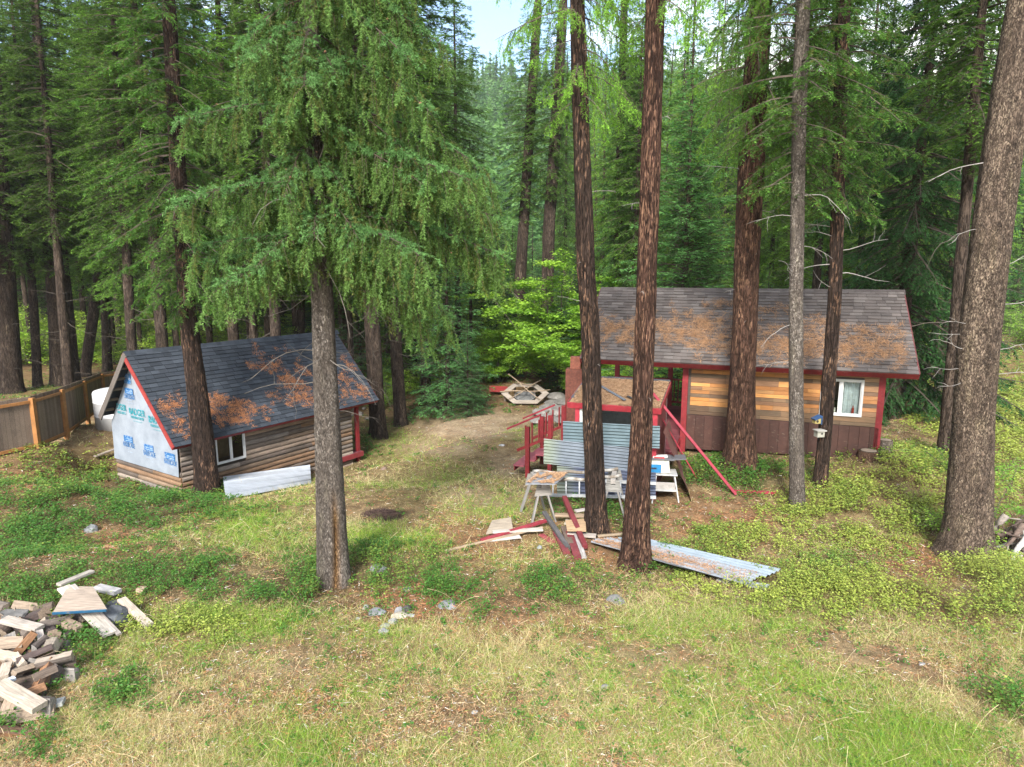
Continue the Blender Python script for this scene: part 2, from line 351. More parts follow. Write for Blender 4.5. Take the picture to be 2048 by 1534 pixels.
M_GROUND = mat('forest floor', f_ground)
def build_ground():
    ys = np.concatenate([np.linspace(-20, 3.6, 14), np.geomspace(4, 60, 520), np.geomspace(61, 900, 120)])
    us = np.concatenate([np.linspace(-3.2, -1.05, 14), np.linspace(-1, 1, 460), np.linspace(1.05, 3.2, 14)])
    Y, U = np.meshgrid(ys, us, indexing='ij'); X = U * np.maximum(Y, 7.0) * np.clip(1, 1, 1)
    Z = gz(X, Y); nearm = np.clip((60 - Y) / 30, 0, 1)
    Z = Z + nearm * (.05 * (vnoise(X * 4, Y * 4) - .5) + .03 * (vnoise(X * 13, Y * 13, 3) - .5))
    col = ground_color(X, np.maximum(Y, 4), Z)
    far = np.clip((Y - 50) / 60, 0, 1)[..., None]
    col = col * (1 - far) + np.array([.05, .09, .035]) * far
    g = Geo(); n, m = X.shape; i = np.arange(n * m).reshape(n, m)
    f = np.stack([i[:-1, :-1], i[:-1, 1:], i[1:, 1:], i[1:, :-1]], -1).reshape(-1, 4)
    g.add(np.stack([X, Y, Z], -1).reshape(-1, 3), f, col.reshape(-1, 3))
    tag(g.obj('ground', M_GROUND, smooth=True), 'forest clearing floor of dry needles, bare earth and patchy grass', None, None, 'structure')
build_ground()
def scatter(n, rs, y0=5.2, y1=60, p=1.0, u0=-.92, u1=.92):
    a = rs.uniform(0, 1, n)
    y = (y0 ** (-p) + a * (y1 ** (-p) - y0 ** (-p))) ** (-1 / p); x = rs.uniform(u0, u1, n) * y
    z = gz(x, y); px, py = proj(x, y, z); return x, y, z, px, py
def keepout(x, y):
    """false where a building stands"""
    v1 = np.stack([x, y], -1) - LC[:2]; a = v1 @ LD1[:2]; b = v1 @ LD2[:2]
    v2 = np.stack([x, y], -1) - RO[:2]; c = v2 @ RE1[:2]; d = v2 @ RE2[:2]
    px, py = proj(x, y, gz(x, y)); e = (px - 1175) / 385
    sh = (px > 1178) & (px < 1560) & (py > 1080 + e * 72) & (py < 1096 + e * 92)
    return ~sh & ~(((a > 0) & (a < 7.3) & (b > 0) & (b < 3.8)) | ((c > -2.8) & (c < 4.66) & (d > 0) & (d < 4.2)) | ((c > -2.4) & (c < -.15) & (d > -3.7) & (d < 0)))
LC = P(366, 985, 19); LD1 = nrm(np.array([.6577, 1.015, 0])); LD2 = np.array([-LD1[1], LD1[0], 0])
RO = P(1370, 905, 17.4); RE1 = nrm(np.array([2.83, -1.015, 0])); RE2 = np.array([-RE1[1], RE1[0], 0])
def rnd_dir(rs, n, zmin, zmax):
    z = rs.uniform(zmin, zmax, n); a = rs.uniform(0, 2 * np.pi, n); h = np.sqrt(np.maximum(1 - z * z, .01))
    return np.stack([h * np.cos(a), h * np.sin(a), z], -1)
def lerp(a, b, f): return np.array(a) * (1 - f[:, None]) + np.array(b) * f[:, None]
def build_cover():
    rs = np.random.RandomState(4)
    # grass: tufts of blades
    x, y, z, px, py = scatter(165000, rs, p=1.0)
    lg, ly, gg, li, pa, dk, st = cover(px, py)
    n = fbm(x * .9, y * .9, 0, 3)
    want = np.clip(st * .75 + gg * .9 + .12 - li * .4 - pa * .8 - .35 * lg, .03, 1) * np.clip((n - .24) * 3.2, .08, 1)
    ok = (rs.uniform(0, 1, len(x)) < want) & keepout(x, y) & (dk < .3)
    x, y, z, gg, st, n, lg, li = x[ok], y[ok], z[ok], gg[ok], st[ok], n[ok], lg[ok], li[ok]
    k = 8; m = len(x); sc_ = np.clip(y / 13, .62, 2.2)
    X = np.repeat(x, k) + rs.normal(0, .035, m * k) * np.repeat(sc_, k); Y = np.repeat(y, k) + rs.normal(0, .035, m * k) * np.repeat(sc_, k)
    Z = np.repeat(z, k) - .01
    d = rnd_dir(rs, m * k, .10, 1.0)
    dead = rs.uniform(0, 1, m * k) < np.repeat(np.clip(.70 - gg * .62 + (fbm(x * .5 + 3, y * .5, 7, 3) - .5) * 1.9, .08, .97), k)
    f = rs.uniform(0, 1, m * k)
    col = np.where(dead[:, None], lerp([.66, .54, .33], [.44, .41, .14], f), lerp([.11, .28, .03], [.36, .47, .07], f)) * rs.uniform(.6, 1.25, (m * k, 1))
    col = col * np.repeat(rs.uniform(.7, 1.25, (m, 1)), k, 0)
    ln = rs.gamma(4, .032, m * k) * np.repeat(np.clip(.5 + n * 1.0, .5, 1.5), k) * (1 + .3 * np.repeat(gg, k)); d[:, 2] = np.where(dead, d[:, 2] * .75, d[:, 2])
    g = Geo(); nn = rnd_dir(rs, m * k, -.3, 1)
    tris(g, np.stack([X, Y, Z], -1), nrm(d), nn, ln * .9 * np.clip(np.repeat(y, k) / 10, .75, 1), .0064 * np.repeat(sc_, k), col)
    # tall dry seed stalks
    q = rs.randint(m, size=420); o = np.stack([x[q], y[q], z[q]], -1); l_ = rs.uniform(.25, .55, 420); sp = grow(o, rnd_dir(rs, 420, .5, 1), l_, rs.uniform(.2, 1.6, 420), 6, 0, rs, .04)
    tubes(g, sp, np.full((420, 6), .0017) * np.clip(o[:, 1:2] / 12, .7, 1.6) * [1, 1, 1, 1, 1.6, 1.8], 3, np.array([.66, .55, .33]))
    tag(g.obj('grass', M_GRASS), 'dry yellow and green grass growing thinly across the clearing', None, None, 'stuff')
    # litter chips, needles, twigs lying on the floor
    x, y, z, px, py = scatter(330000, rs, p=1.0, y1=40)
    lg, ly, gg, li, pa, dk, st = cover(px, py)
    ok = (rs.uniform(0, 1, len(x)) < .45 + .5 * li) & keepout(x, y) & (dk < .3); x, y, z, li, pa, st = x[ok], y[ok], z[ok], li[ok], pa[ok], st[ok]; m = len(x)
    sc_ = np.clip(y / 12, .7, 2); f = rs.uniform(0, 1, m); q = rs.uniform(0, 1, m)[:, None]
    col = lerp([.30, .17, .09], [.58, .44, .26], f); col = np.where(q < .30 + .5 * li[:, None], lerp([.33, .14, .06], [.44, .22, .11], f), col); col = np.where(q > .94, lerp([.5, .47, .44], [.75, .7, .62], f), col)
    col = np.where((q > .80) & (q < .88), np.array([.06, .042, .03]), col)
    d = rnd_dir(rs, m, -.05, .22); g = Geo()
    tris(g, np.stack([x, y, z + .012 + rs.uniform(0, .025, m)], -1), d, rnd_dir(rs, m, .6, 1), rs.gamma(3, .02, m) * sc_ ** .5, rs.uniform(.004, .014, m) * sc_, col)
    tag(g.obj('needle_litter', M_LITTER), 'brown fallen needles, bark chips and twigs strewn over the clearing', None, None, 'stuff')
    # low leafy plants
    x, y, z, px, py = scatter(125000, rs, p=1.0, y1=60)
    lg, ly, gg, li, pa, dk, st = cover(px, py)
    n = fbm(x * 1.5 + 4, y * 1.5, 2, 3); den = np.maximum(lg, ly)
    want = np.clip(den * np.clip((n - .30) * 5, 0, 1) + .014, 0, 1) * np.clip(y / 11, .4, 1); ok = (rs.uniform(0, 1, len(x)) < want) & keepout(x, y) & (pa < .4)
    x, y, z, lg, ly, den, px, py = x[ok], y[ok], z[ok], lg[ok], ly[ok], den[ok], px[ok], py[ok]; m = len(x); k = 13
    hgt = (.07 + .20 * den * rs.uniform(.3, 1.4, m)) * np.where((px > 1850) & (py > 1120), 1.9, 1); sc_ = np.clip(y / 13, .8, 2.0)
    yel = np.clip(ly / (lg + ly + .05) + rs.normal(0, .22, m) + (fbm(x * .8, y * .8, 5, 3) - .5), 0, 1)
    r_ = np.repeat(np.sqrt(rs.uniform(0, 1, m)) * .02 + .075 * sc_, k) * np.sqrt(rs.uniform(0, 1, m * k)); a = rs.uniform(0, 2 * np.pi, m * k)
    p = np.stack([np.repeat(x, k) + r_ * np.cos(a), np.repeat(y, k) + r_ * np.sin(a), np.repeat(z, k) + np.repeat(hgt, k) * rs.uniform(.3, 1.15, m * k)], -1)
    col = lerp([.06, .18, .028], [.36, .42, .08], np.clip(np.repeat(yel, k) + rs.normal(0, .12, m * k), 0, 1)) * rs.uniform(.7, 1.25, (m * k, 1))
    col = np.where(rs.uniform(0, 1, (m * k, 1)) < .0008, np.array([.5, .30, .08]), col)
    g = Geo(); d = rnd_dir(rs, m * k, -.45, .4); nn = nrm(np.array([0, 0, 1]) + rs.normal(0, .45, (m * k, 3)))
    tris(g, p, d, nn, rs.uniform(.03, .062, m * k) * np.repeat(sc_, k), rs.uniform(.022, .042, m * k) * np.repeat(sc_, k), col, rhomb=True)
    q = np.stack([x, y, z], -1); tris(g, np.repeat(q, 3, 0), nrm(rnd_dir(rs, m * 3, .6, 1)), rnd_dir(rs, m * 3, -1, 1), np.repeat(hgt, 3) * 1.1, .006, np.array([.16, .13, .06]))
    tag(g.obj('leafy_ground_cover', M_LEAF), 'low leafy plants in bright and yellowish green spreading over the ground', None, None, 'stuff')
build_cover()
# ---------------------------------------------------------------- trees
def trunk_geo(c, r, segs=28, ring=.07, amp=.03, furrow=7.0, vs=1.2, seed=0, groove=None, flare=.5):
    """tapering trunk along centre points c with radii r; ridged bark relief; c[0] on the ground"""
    c = np.asarray(c, float); r = np.asarray(r, float); s = np.concatenate([[0], np.cumsum(np.linalg.norm(np.diff(c, axis=0), axis=1))])
    n = max(8, int(s[-1] / ring)); q = np.linspace(0, s[-1], n)
    cc = np.stack([np.interp(q, s, c[:, i]) for i in range(3)], -1); rr = np.interp(q, s, r)
    ker = np.ones(9) / 9
    for i in (0, 1):
        e = np.pad(cc[:, i], 4, mode='edge'); cc[:, i] = np.convolve(e, ker, 'valid')
    th = np.arange(segs) * 2 * np.pi / segs; TH, Q = np.meshgrid(th, q); R = rr[:, None] * np.ones(segs)
    R = R * (1 + flare * np.exp(-Q / .28) * (.75 + .5 * vnoise(np.cos(TH) * 2.2 + 9, np.sin(TH) * 2.2, seed)))
    ca, sa = np.cos(TH) * rr.mean() * furrow * 2, np.sin(TH) * rr.mean() * furrow * 2
    rid = 1 - np.abs(2 * fbm(ca + seed * 7, sa, Q * vs, 3) - 1) * 2
    R = R + amp * (rid - .3) + amp * 1.2 * (vnoise(ca * .3, sa * .3, Q * .8 + seed) - .5)
    if groove:
        a0, dep, wid, top = groove; da = np.angle(np.exp(1j * (TH - a0 - .25 * np.sin(Q * 1.3)))); R = R - dep * np.exp(-(da / wid) ** 2) * np.clip((top - Q) / (top * .4), 0, 1)
    V = cc[:, None] + np.stack([R * np.cos(TH), R * np.sin(TH), 0 * R], -1)
    i = np.arange(n * segs).reshape(n, segs); j = np.roll(i, -1, 1)
    f = np.stack([i[:-1], j[:-1], j[1:], i[1:]], -1).reshape(-1, 4)
    k = (.72 + .28 * np.clip(rid, 0, 1))[..., None] * (.85 + .3 * vnoise(ca * .25, sa * .25, Q * .5 + 3)[..., None]) * np.ones(3)
    lich = np.clip(vnoise(np.cos(TH) * 2.5 + 3, np.sin(TH) * 2.5, Q * 2.2 + seed * 3) * 3 - 2.0, 0, 1)[..., None]; k = k * (1 - .55 * lich) + .55 * lich * np.array([1.5, 1.55, 1.35]) * k.mean(); k = k * (.8 + .4 * vnoise(np.cos(TH) * 1.5, np.sin(TH) * 1.5, Q * .7 + seed)[..., None])
    if groove: k = k * (1 - .0) + 0 * k; w_ = np.exp(-(da / (wid * 1.6)) ** 2) * np.clip((top - Q) / (top * .3), 0, 1); k = k * (1 - w_[..., None] * (1 - np.array([1.1, .72, .35])))
    g = Geo(); g.add(V.reshape(-1, 3), f, k.reshape(-1, 3)); g.add(V[-1], [list(range(segs))] if segs <= 64 else [[0, 1, 2]], (.6, .5, .4)); return g
def foliage(g, bp, bl, p, rs):
    n, K, _ = bp.shape; wr = p.get('wood', .012)
    rad = (bl[:, None] * wr * np.linspace(1, .15, K)[None]); tubes(g, bp, rad, 3, p.get('wcol', (.10, .08, .06)), 1)
    cnt = np.maximum(2, (bl * p['tw']).astype(int)); idx = np.repeat(np.arange(n), cnt); m = len(idx)
    s = p['s0'] + (1 - p['s0']) * rs.uniform(0, 1, m) ** .8
    o, T = along(bp, s, idx); up = np.array([0, 0, 1.]); side = nrm(np.cross(T, up)) * rs.choice([-1, 1], m)[:, None]
    a = p['ang'] * rs.uniform(.7, 1.2, m); d = T * np.cos(a)[:, None] + side * np.sin(a)[:, None] + up * rs.normal(p.get('lift', 0), .15, m)[:, None]
    tl = p['tl'] * (1.15 - p.get('taper', .7) * s) * rs.uniform(.5, 1.25, m) * np.clip(bl[idx] / p.get('lref', 1.5), .3, 1)
    tp = grow(o, d, tl, p['td'] * rs.uniform(.7, 1.3, m), 4, rs=rs, wob=.06)
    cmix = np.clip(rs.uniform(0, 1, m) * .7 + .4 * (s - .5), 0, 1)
    if p.get('twood', 1): tubes(g, tp, np.repeat((tl * .007 + .0015)[:, None], 4, 1) * np.linspace(1, .4, 4), 3, p.get('wcol', (.10, .08, .06)), 1)
    if p.get('sub'):
        j = np.repeat(np.arange(m), p['sub']); s2 = rs.uniform(.15, .95, len(j)); o2, T2 = along(tp, s2, j)
        pr = nrm(np.cross(T2, rs.normal(0, 1, (len(j), 3)))); d2 = T2 * .8 + pr * p.get('spr', .6)
        l2 = p['sl'] * rs.uniform(.5, 1.3, len(j)) * np.clip(tl[j] / p['tl'], .4, 1.2); tp2 = grow(o2, d2, l2, p['td'] * .6, 4)
        tp = np.concatenate([tp, tp2]); tl = np.concatenate([tl, l2]); cmix = np.concatenate([cmix, np.clip(cmix[j] + rs.normal(.05, .12, len(j)), 0, 1)])
    cn = np.maximum(3, (tl * p['nd']).astype(int)); j = np.repeat(np.arange(len(tp)), cn); q = len(j)
    s3 = rs.uniform(.05, 1, q); o3, T3 = along(tp, s3, j)
    if p.get('flat'):
        sd_ = nrm(np.cross(T3, up)) * rs.choice([-1, 1], q)[:, None]; d3 = nrm(T3 * p.get('fw', .8) + sd_ + up * rs.normal(.05, .22, q)[:, None]); nn = nrm(up + rs.normal(0, .3, (q, 3)))
    else:
        pr = nrm(np.cross(T3, rs.normal(0, 1, (q, 3)))); d3 = nrm(T3 * p.get('fw', .8) + pr); nn = rs.normal(0, 1, (q, 3))
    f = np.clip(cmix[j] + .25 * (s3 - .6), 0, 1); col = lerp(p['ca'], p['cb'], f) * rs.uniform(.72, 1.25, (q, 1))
    if 'cc' in p:
        h = rs.uniform(0, 1, len(tp))[j] < p.get('ccf', .15); col = np.where(h[:, None], np.array(p['cc']) * rs.uniform(.7, 1.2, (q, 1)), col)
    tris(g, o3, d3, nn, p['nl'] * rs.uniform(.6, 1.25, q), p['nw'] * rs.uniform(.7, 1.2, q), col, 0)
    return g
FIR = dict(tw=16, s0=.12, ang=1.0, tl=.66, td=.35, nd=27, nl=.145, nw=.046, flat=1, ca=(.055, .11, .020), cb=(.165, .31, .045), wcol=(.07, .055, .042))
def crown(H, cb, R, prof, nb, p, seed, el=(-.1, .5), droop=.55, up=.5, K=6, cx=lambda z: np.zeros((len(z), 2)), jit=.35, hmin=None):
    rs = np.random.RandomState(seed); g = Geo()
    h = cb + (H - cb) * (np.arange(nb) + rs.uniform(0, 1, nb)) / nb; t = (h - cb) / (H - cb)
    L_ = R * prof(t) * rs.uniform(1 - jit, 1 + jit * .4, nb); az = np.arange(nb) * 2.39996 + rs.normal(0, .4, nb); e = el[0] + (el[1] - el[0]) * t + rs.normal(0, .1, nb)
    d = np.stack([np.cos(az) * np.cos(e), np.sin(az) * np.cos(e), np.sin(e)], -1); c = cx(h)
    bp = grow(np.stack([c[:, 0], c[:, 1], h], -1), d, L_, droop * rs.uniform(.6, 1.3, nb), K, up, rs, .04)
    return foliage(g, bp, L_, p, rs), rs
def dead_twigs(g, rs, n, z0, z1, rad, ln=(.4, 1.3), cx=lambda z: np.zeros((len(z), 2)), col=(.26, .24, .22), r0=.012, mt=1, sub=2):
    h = rs.uniform(z0, z1, n); az = rs.uniform(0, 2 * np.pi, n); e = rs.normal(0, .25, n); c = cx(h)
    d = np.stack([np.cos(az), np.sin(az), np.sin(e)], -1); o = np.stack([c[:, 0] + rad * .8 * np.cos(az), c[:, 1] + rad * .8 * np.sin(az), h], -1)
    l = rs.uniform(*ln, n); bp = grow(o, d, l, rs.uniform(-.3, .9, n), 6, 0, rs, .13); tubes(g, bp, l[:, None] * r0 * np.linspace(1, .25, 6), 4, col, mt)
    if sub:
        j = np.repeat(np.arange(n), sub); o2, T2 = along(bp, rs.uniform(.3, .9, len(j)), j); d2 = nrm(T2 + rs.normal(0, .6, (len(j), 3)))
        tubes(g, grow(o2, d2, l[j] * .35, .2, 4, 0, rs, .15), (l[j] * r0 * .4)[:, None] * np.linspace(1, .3, 4), 3, col, mt)
cone = lambda t: np.clip((1 - t), .03, 1) ** .75
tall = lambda t: np.clip(np.minimum(.45 + t * 2.2, 1), 0, 1) * np.clip(1 - t, .03, 1) ** .6
def proto(kind, H, cb, R, nb, p, seed, r0, prof, bark, dead=18, **k):
    g, rs = crown(H, cb, R, prof, nb, p, seed, **k)
    if dead and cb > 2: dead_twigs(g, rs, dead, 1.2, cb + 1, r0 * .8, (.5, 1.8), col=(.09, .075, .06), r0=.009)
    cm = g.mesh('crown', [M_NEEDLE, M_TWIG])
    n = 14; z = np.linspace(0, H * .97, n); rs = np.random.RandomState(seed + 99); lean = np.cumsum(rs.normal(0, .03, (n, 2)), 0) * .0
    tg = trunk_geo(np.stack([lean[:, 0], lean[:, 1], z], -1), r0 * np.clip(1 - z / H * .9, .05, 1), 12, .3, .012, 6, 1, seed)
    return dict(H=H, crown=cm, trunk=tg.mesh('trunk', bark, True), kind=kind)
def upd(d, **k): r = dict(d); r.update(k); return r
P_FIRA = proto('fir', 25, 8.6, 3.6, 200, upd(FIR), 1, .24, tall, B_FAR, el=(-.25, .4), droop=.5)
P_FIRB = proto('fir', 22, 6.3, 2.9, 200, upd(FIR, ca=(.060, .130, .022), cb=(.16, .31, .045), td=.5), 2, .19, tall, B_FAR, el=(-.2, .5), droop=.6)
P_SPRC = proto('spruce', 23, 2.6, 2.1, 250, upd(FIR, ca=(.050, .125, .032), cb=(.14, .30, .07), td=1.1, tl=.55), 3, .17, tall, B_FAR, el=(-.35, .3), droop=.8, up=1)
P_LARC = proto('larch', 22, 4.0, 2.6, 200, upd(FIR, ca=(.10, .22, .02), cb=(.24, .42, .05), td=.9, nd=22, tw=11, nl=.10, nw=.04, flat=0), 4, .18, tall, B_FAR, el=(-.1, .4), droop=.6)
P_YNGA = proto('young spruce', 7.5, .15, 1.9, 210, upd(FIR, ca=(.05, .14, .045), cb=(.14, .33, .10), tl=.5, nl=.10, nw=.034, nd=34, lref=1.1), 5, .09, cone, B_FAR, 0, el=(-.05, .6), droop=.25)
P_YNGB = proto('young fir', 9.0, .3, 2.3, 210, upd(FIR, ca=(.08, .20, .030), cb=(.22, .44, .075), tl=.55, nl=.10, nw=.034, nd=30, lref=1.1), 6, .10, cone, B_FAR, 0, el=(.05, .7), droop=.35)
def place(pr, x, y, label, group, s=1.0, rz=0.0, cat='tree', z=None, kind=None, lean=(0, 0), hs=1.0, crown=True):
    z = gz(x, y) if z is None else z
    t = thing((kind or pr['kind'].replace(' ', '_')) + '_tree', label, cat, (x, y, z - .05), rz, group); t.scale = (s, s, s * hs); t.rotation_euler = (lean[0], lean[1], rz)
    for nm in ('trunk', 'crown'):
        if nm == 'crown' and not crown: continue
        o = bpy.data.objects.new(nm, pr[nm]); C.objects.link(o); o.parent = t
    return t
def build_forest():
    rs = np.random.RandomState(11); pts = []
    lab = {'fir': 'tall dark fir with a bare lower trunk standing in the forest behind the cabins', 'spruce': 'tall narrow spruce with drooping boughs in the forest behind the cabins',
           'larch': 'tall pale green larch in the forest behind the cabins', 'young spruce': 'young bushy spruce growing under the tall trees behind the cabins', 'young fir': 'young bright green fir growing under the tall trees behind the cabins'}
    tries = 0
    while len(pts) < 420 and tries < 16000:
        tries += 1; y = 27.5 + 80 * rs.uniform() ** 1.35; u = rs.uniform(-.92, .92) if tries % 3 else rs.uniform(-.92, -.2); x = u * y; px = 1024 + u * FOC
        if abs(x - 1.0) < 4.5 and y < 41: continue
        if 950 < px < 1230 and y < 52: continue
        if (px > 1900 and y < 62) or (px < 240 and 34 < y < 47): continue
        if px < 330 and y < 33: continue
        if any((x - a) ** 2 + (y - b) ** 2 < (2.0 + y * .012) ** 2 for a, b in pts): continue
        gap = 930 < px < 1110
        q = rs.uniform()
        if px < 950:
            if y < 52 and rs.uniform() < .40: continue
            pr = (P_FIRA if q < .6 else P_FIRB) if y < 52 else P_FIRA if q < .16 else P_FIRB if q < .32 else P_LARC if q < .56 else P_YNGB if q < .92 else P_YNGA
        elif gap: pr = P_YNGB if q < .6 else P_YNGA
        else: pr = P_FIRB if q < .22 else P_SPRC if q < .40 else P_LARC if q < .66 else P_YNGB if q < .92 else P_YNGA
        s = rs.uniform(.8, 1.2) * (1.18 if y > 48 else 1)
        if px > 1290 and y < 60: s *= .9
        if gap:
            s *= rs.uniform(.8, 1.3)
            if y < 50 and px < 1100: s *= .6
        pts.append((x, y)); place(pr, x, y, lab[pr['kind']], pr['kind'] + ' trees of the forest behind the cabins', s, rs.uniform(0, 6.28), lean=rs.normal(0, .02, 2))
build_forest()
def build_far():
    rs = np.random.RandomState(21); g = Geo(); n = 3400
    y = rs.uniform(115, 560, n); x = rs.uniform(-.75, .75, n) * y; z = gz(x, y); H = rs.uniform(11, 22, n); k = 90
    j = np.repeat(np.arange(n), k); t = rs.uniform(0, 1, n * k); a = rs.uniform(0, 6.283, n * k); R = H[j] * rs.uniform(.12, .24, n)[j] * (1 - t) ** .7 + .25
    c = lerp([.05, .12, .040], [.12, .23, .06], rs.uniform(0, 1, n))[j] * rs.uniform(.8, 1.2, (n * k, 1))
    d = np.stack([np.cos(a), np.sin(a), -.35 + 0 * a], -1); p = np.stack([x[j], y[j], z[j] + H[j] * (.08 + .92 * t)], -1) + rs.normal(0, .25, (n * k, 3))
    tris(g, p, nrm(d), nrm(rs.normal(0, .5, (n * k, 3)) + [0, 0, 1.]), R * rs.uniform(.7, 1.2, n * k), R * .7, c)
    tag(g.obj('distant_forest', M_NEEDLE), 'far wooded hillside of conifers seen through the trees', None, None, 'stuff')
build_far()
# ---------------------------------------------------------------- buildings
RED = (.20, .018, .022); RED2 = (.29, .032, .045)
def pick(rs, lst): return np.array(lst[rs.randint(len(lst))]) * rs.uniform(.85, 1.15)
def shingles(g, o, u, v, L_, W_, expo, tabw, cols, rs, thick=.012, over=.03):
    """courses of tabs from eave up; o = eave start, u along eave, v up the slope"""
    n = np.cross(u, v); rows = int(math.ceil(W_ / expo)); e = W_ / rows
    for r in range(rows):
        x = -rs.uniform(0, tabw); run = 0
        while x < L_:
            w_ = tabw * rs.uniform(.75, 1.3); a, b = max(x, 0), min(x + w_ - .006, L_); x += w_
            if b - a < .02: continue
            c = pick(rs, cols); t = thick * rs.choice([.7, 1, 1.6]); lift = rs.uniform(0, .003)
            p = [o + u * a + v * (r * e - over), o + u * b + v * (r * e - over), o + u * b + v * (r * e + e * 1.05), o + u * a + v * (r * e + e * 1.05)]
            hh = [t + .016 + lift, t + .016 + lift, .006, .006]
            top = [q + n * h for q, h in zip(p, hh)]; bot = [p[0] + n * .001, p[1] + n * .001]
            g.add(top + bot, [[0, 1, 2, 3], [4, 5, 1, 0]], c)
            g.add([top[0], top[3], p[3], bot[0], top[1], top[2], p[2], bot[1]], [[0, 1, 2, 3], [4, 7, 6, 5]], c * .8)
def litter_on(name, label, o, u, v, spots, rs, dens=900, cols=((.30, .12, .05), (.52, .25, .11)), ln=.07, wd=.007, zup=.02, lim=None):
    n = np.cross(u, v); g = Geo(); ps = []
    for a, b, ra, rb, k in spots:
        m = int(dens * k * ra * rb * 4)
        cl = rs.normal(0, .62, (max(3, m // 28), 2)) * [ra, rb]
        q = cl[rs.randint(len(cl), size=m)] + rs.normal(0, .06, (m, 2)); ps.append(q + [a, b])
    q = np.concatenate(ps); q = q[(q[:, 0] > .1) & (q[:, 0] < lim[0] - .1) & (q[:, 1] > .03) & (q[:, 1] < lim[1])] if lim else q; m = len(q); th = rs.uniform(0, 6.28, m)
    d = u * np.cos(th)[:, None] + v * np.sin(th)[:, None] + n * rs.uniform(0, .4, m)[:, None]
    p = o + u * q[:, :1] + v * q[:, 1:] + n * (zup + rs.uniform(0, .02, m))[:, None]
    tris(g, p, nrm(d), nrm(n + rs.normal(0, .5, (m, 3))), ln * rs.uniform(.5, 1.4, m), wd * rs.uniform(.6, 1.4, m), lerp(cols[0], cols[1], rs.uniform(0, 1, m)) * rs.uniform(.7, 1.2, (m, 1)))
    return tag(g.obj(name, M_LITTER), label, None, None, 'stuff')
def root_at(name, label, cat, O, x, group=None):
    return thing(name, label, cat, tuple(O), math.atan2(x[1], x[0]), group)
def window(root, x0, x1, z0, z1, y, mid, col=(.55, .55, .54), fw=.05, outer=-1, name='window'):
    """window in the local xz plane at y; outer side = -y"""
    g = Geo(); t = .05
    for a, b, c, d in ((x0, x1, z0, z0 + fw), (x0, x1, z1 - fw, z1), (x0, x0 + fw, z0 + fw, z1 - fw), (x1 - fw, x1, z0 + fw, z1 - fw)): g.box((a, y - .035, c), (b, y + t, d), None, col)
    fr = g.obj(name, M_WHITE, root)
    g = Geo(); g.box((mid - fw * .55, y - .012, z0 + fw), (mid + fw * .55, y + .03, z1 - fw), None, col)
    for a, b in ((x0 + fw, mid - fw * .55), (mid + fw * .55, x1 - fw)):
        e = .022
        g.box((a, y - .004, z0 + fw), (b, y + .022, z0 + fw + e), None, col); g.box((a, y - .004, z1 - fw - e), (b, y + .022, z1 - fw), None, col)
        g.box((a, y - .003, z0 + fw + e), (a + e, y + .021, z1 - fw - e), None, col); g.box((b - e, y - .003, z0 + fw + e), (b, y + .021, z1 - fw - e), None, col)
    g.obj('sash', M_WHITE, fr)
    for a, b in ((x0 + fw + .022, mid - fw * .55 - .022), (mid + fw * .55 + .022, x1 - fw - .022)):
        g = Geo(); g.add([(a, y + .01, z0 + fw + .022), (b, y + .01, z0 + fw + .022), (b, y + .01, z1 - fw - .022), (a, y + .01, z1 - fw - .022)], [[0, 1, 2, 3]]); g.obj('pane', M_GLASS, fr)
    return fr
LOGC = [(.23, .155, .10), (.17, .125, .095), (.29, .21, .15), (.14, .105, .08), (.33, .26, .20), (.23, .135, .075), (.21, .17, .14)]
def log_course(g, a, b, z, h, y, rs, cols, axis='x', bulge=.06):
    """half round logs end to end between a and b"""
    x = a
    while x < b - .05:
        e = min(b, x + rs.uniform(1.4, 3.2)); e = b if b - e < .5 else e
        c = pick(rs, cols); K = 6; n = max(2, int((e - x) / .12)); xs = np.linspace(x + .002, e - .002, n); th = np.linspace(-math.pi / 2, math.pi / 2, K)
        wob = (vnoise(xs * 1.7, z * 9 + 3, y) - .5) * .016
        V = np.stack([np.repeat(xs, K), (y - np.cos(np.tile(th, n)) * bulge * (1 + rs.uniform(-.1, .15)) + np.repeat(wob, K)), z + h / 2 + np.sin(np.tile(th, n)) * h * .5 + np.repeat(wob * .4, K)], -1)
        if axis == 'y': V = V[:, [1, 0, 2]]
        i = np.arange(n * K).reshape(n, K); f = np.stack([i[:-1, :-1], i[1:, :-1], i[1:, 1:], i[:-1, 1:]], -1).reshape(-1, 4)
        if axis == 'y': f = f[:, ::-1]
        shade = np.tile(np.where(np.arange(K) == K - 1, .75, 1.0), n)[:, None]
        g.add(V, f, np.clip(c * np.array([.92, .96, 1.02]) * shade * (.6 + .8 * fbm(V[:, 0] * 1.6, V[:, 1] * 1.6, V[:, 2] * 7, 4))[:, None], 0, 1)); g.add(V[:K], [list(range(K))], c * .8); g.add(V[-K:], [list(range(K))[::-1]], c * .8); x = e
def text_obj(s, size, M, matr, parent, sx=1.0, off=.0, name='lettering'):
    cu = bpy.data.curves.new('t', 'FONT'); cu.body = s; cu.size = size; cu.offset = off; cu.align_x = 'CENTER'; cu.align_y = 'CENTER'; cu.extrude = .001
    o = bpy.data.objects.new('t', cu); C.objects.link(o); dg = bpy.context.evaluated_depsgraph_get(); me = bpy.data.meshes.new_from_object(o.evaluated_get(dg)); bpy.data.objects.remove(o)
    v = np.empty(len(me.vertices) * 3, np.float32); me.vertices.foreach_get('co', v); v = v.reshape(-1, 3) * [sx, 1, 1]
    me.vertices.foreach_set('co', xf(v, M).astype(np.float32).ravel()); me.materials.clear(); me.materials.append(matr)
    a = me.color_attributes.new('tint', 'FLOAT_COLOR', 'POINT'); me.update(); return me
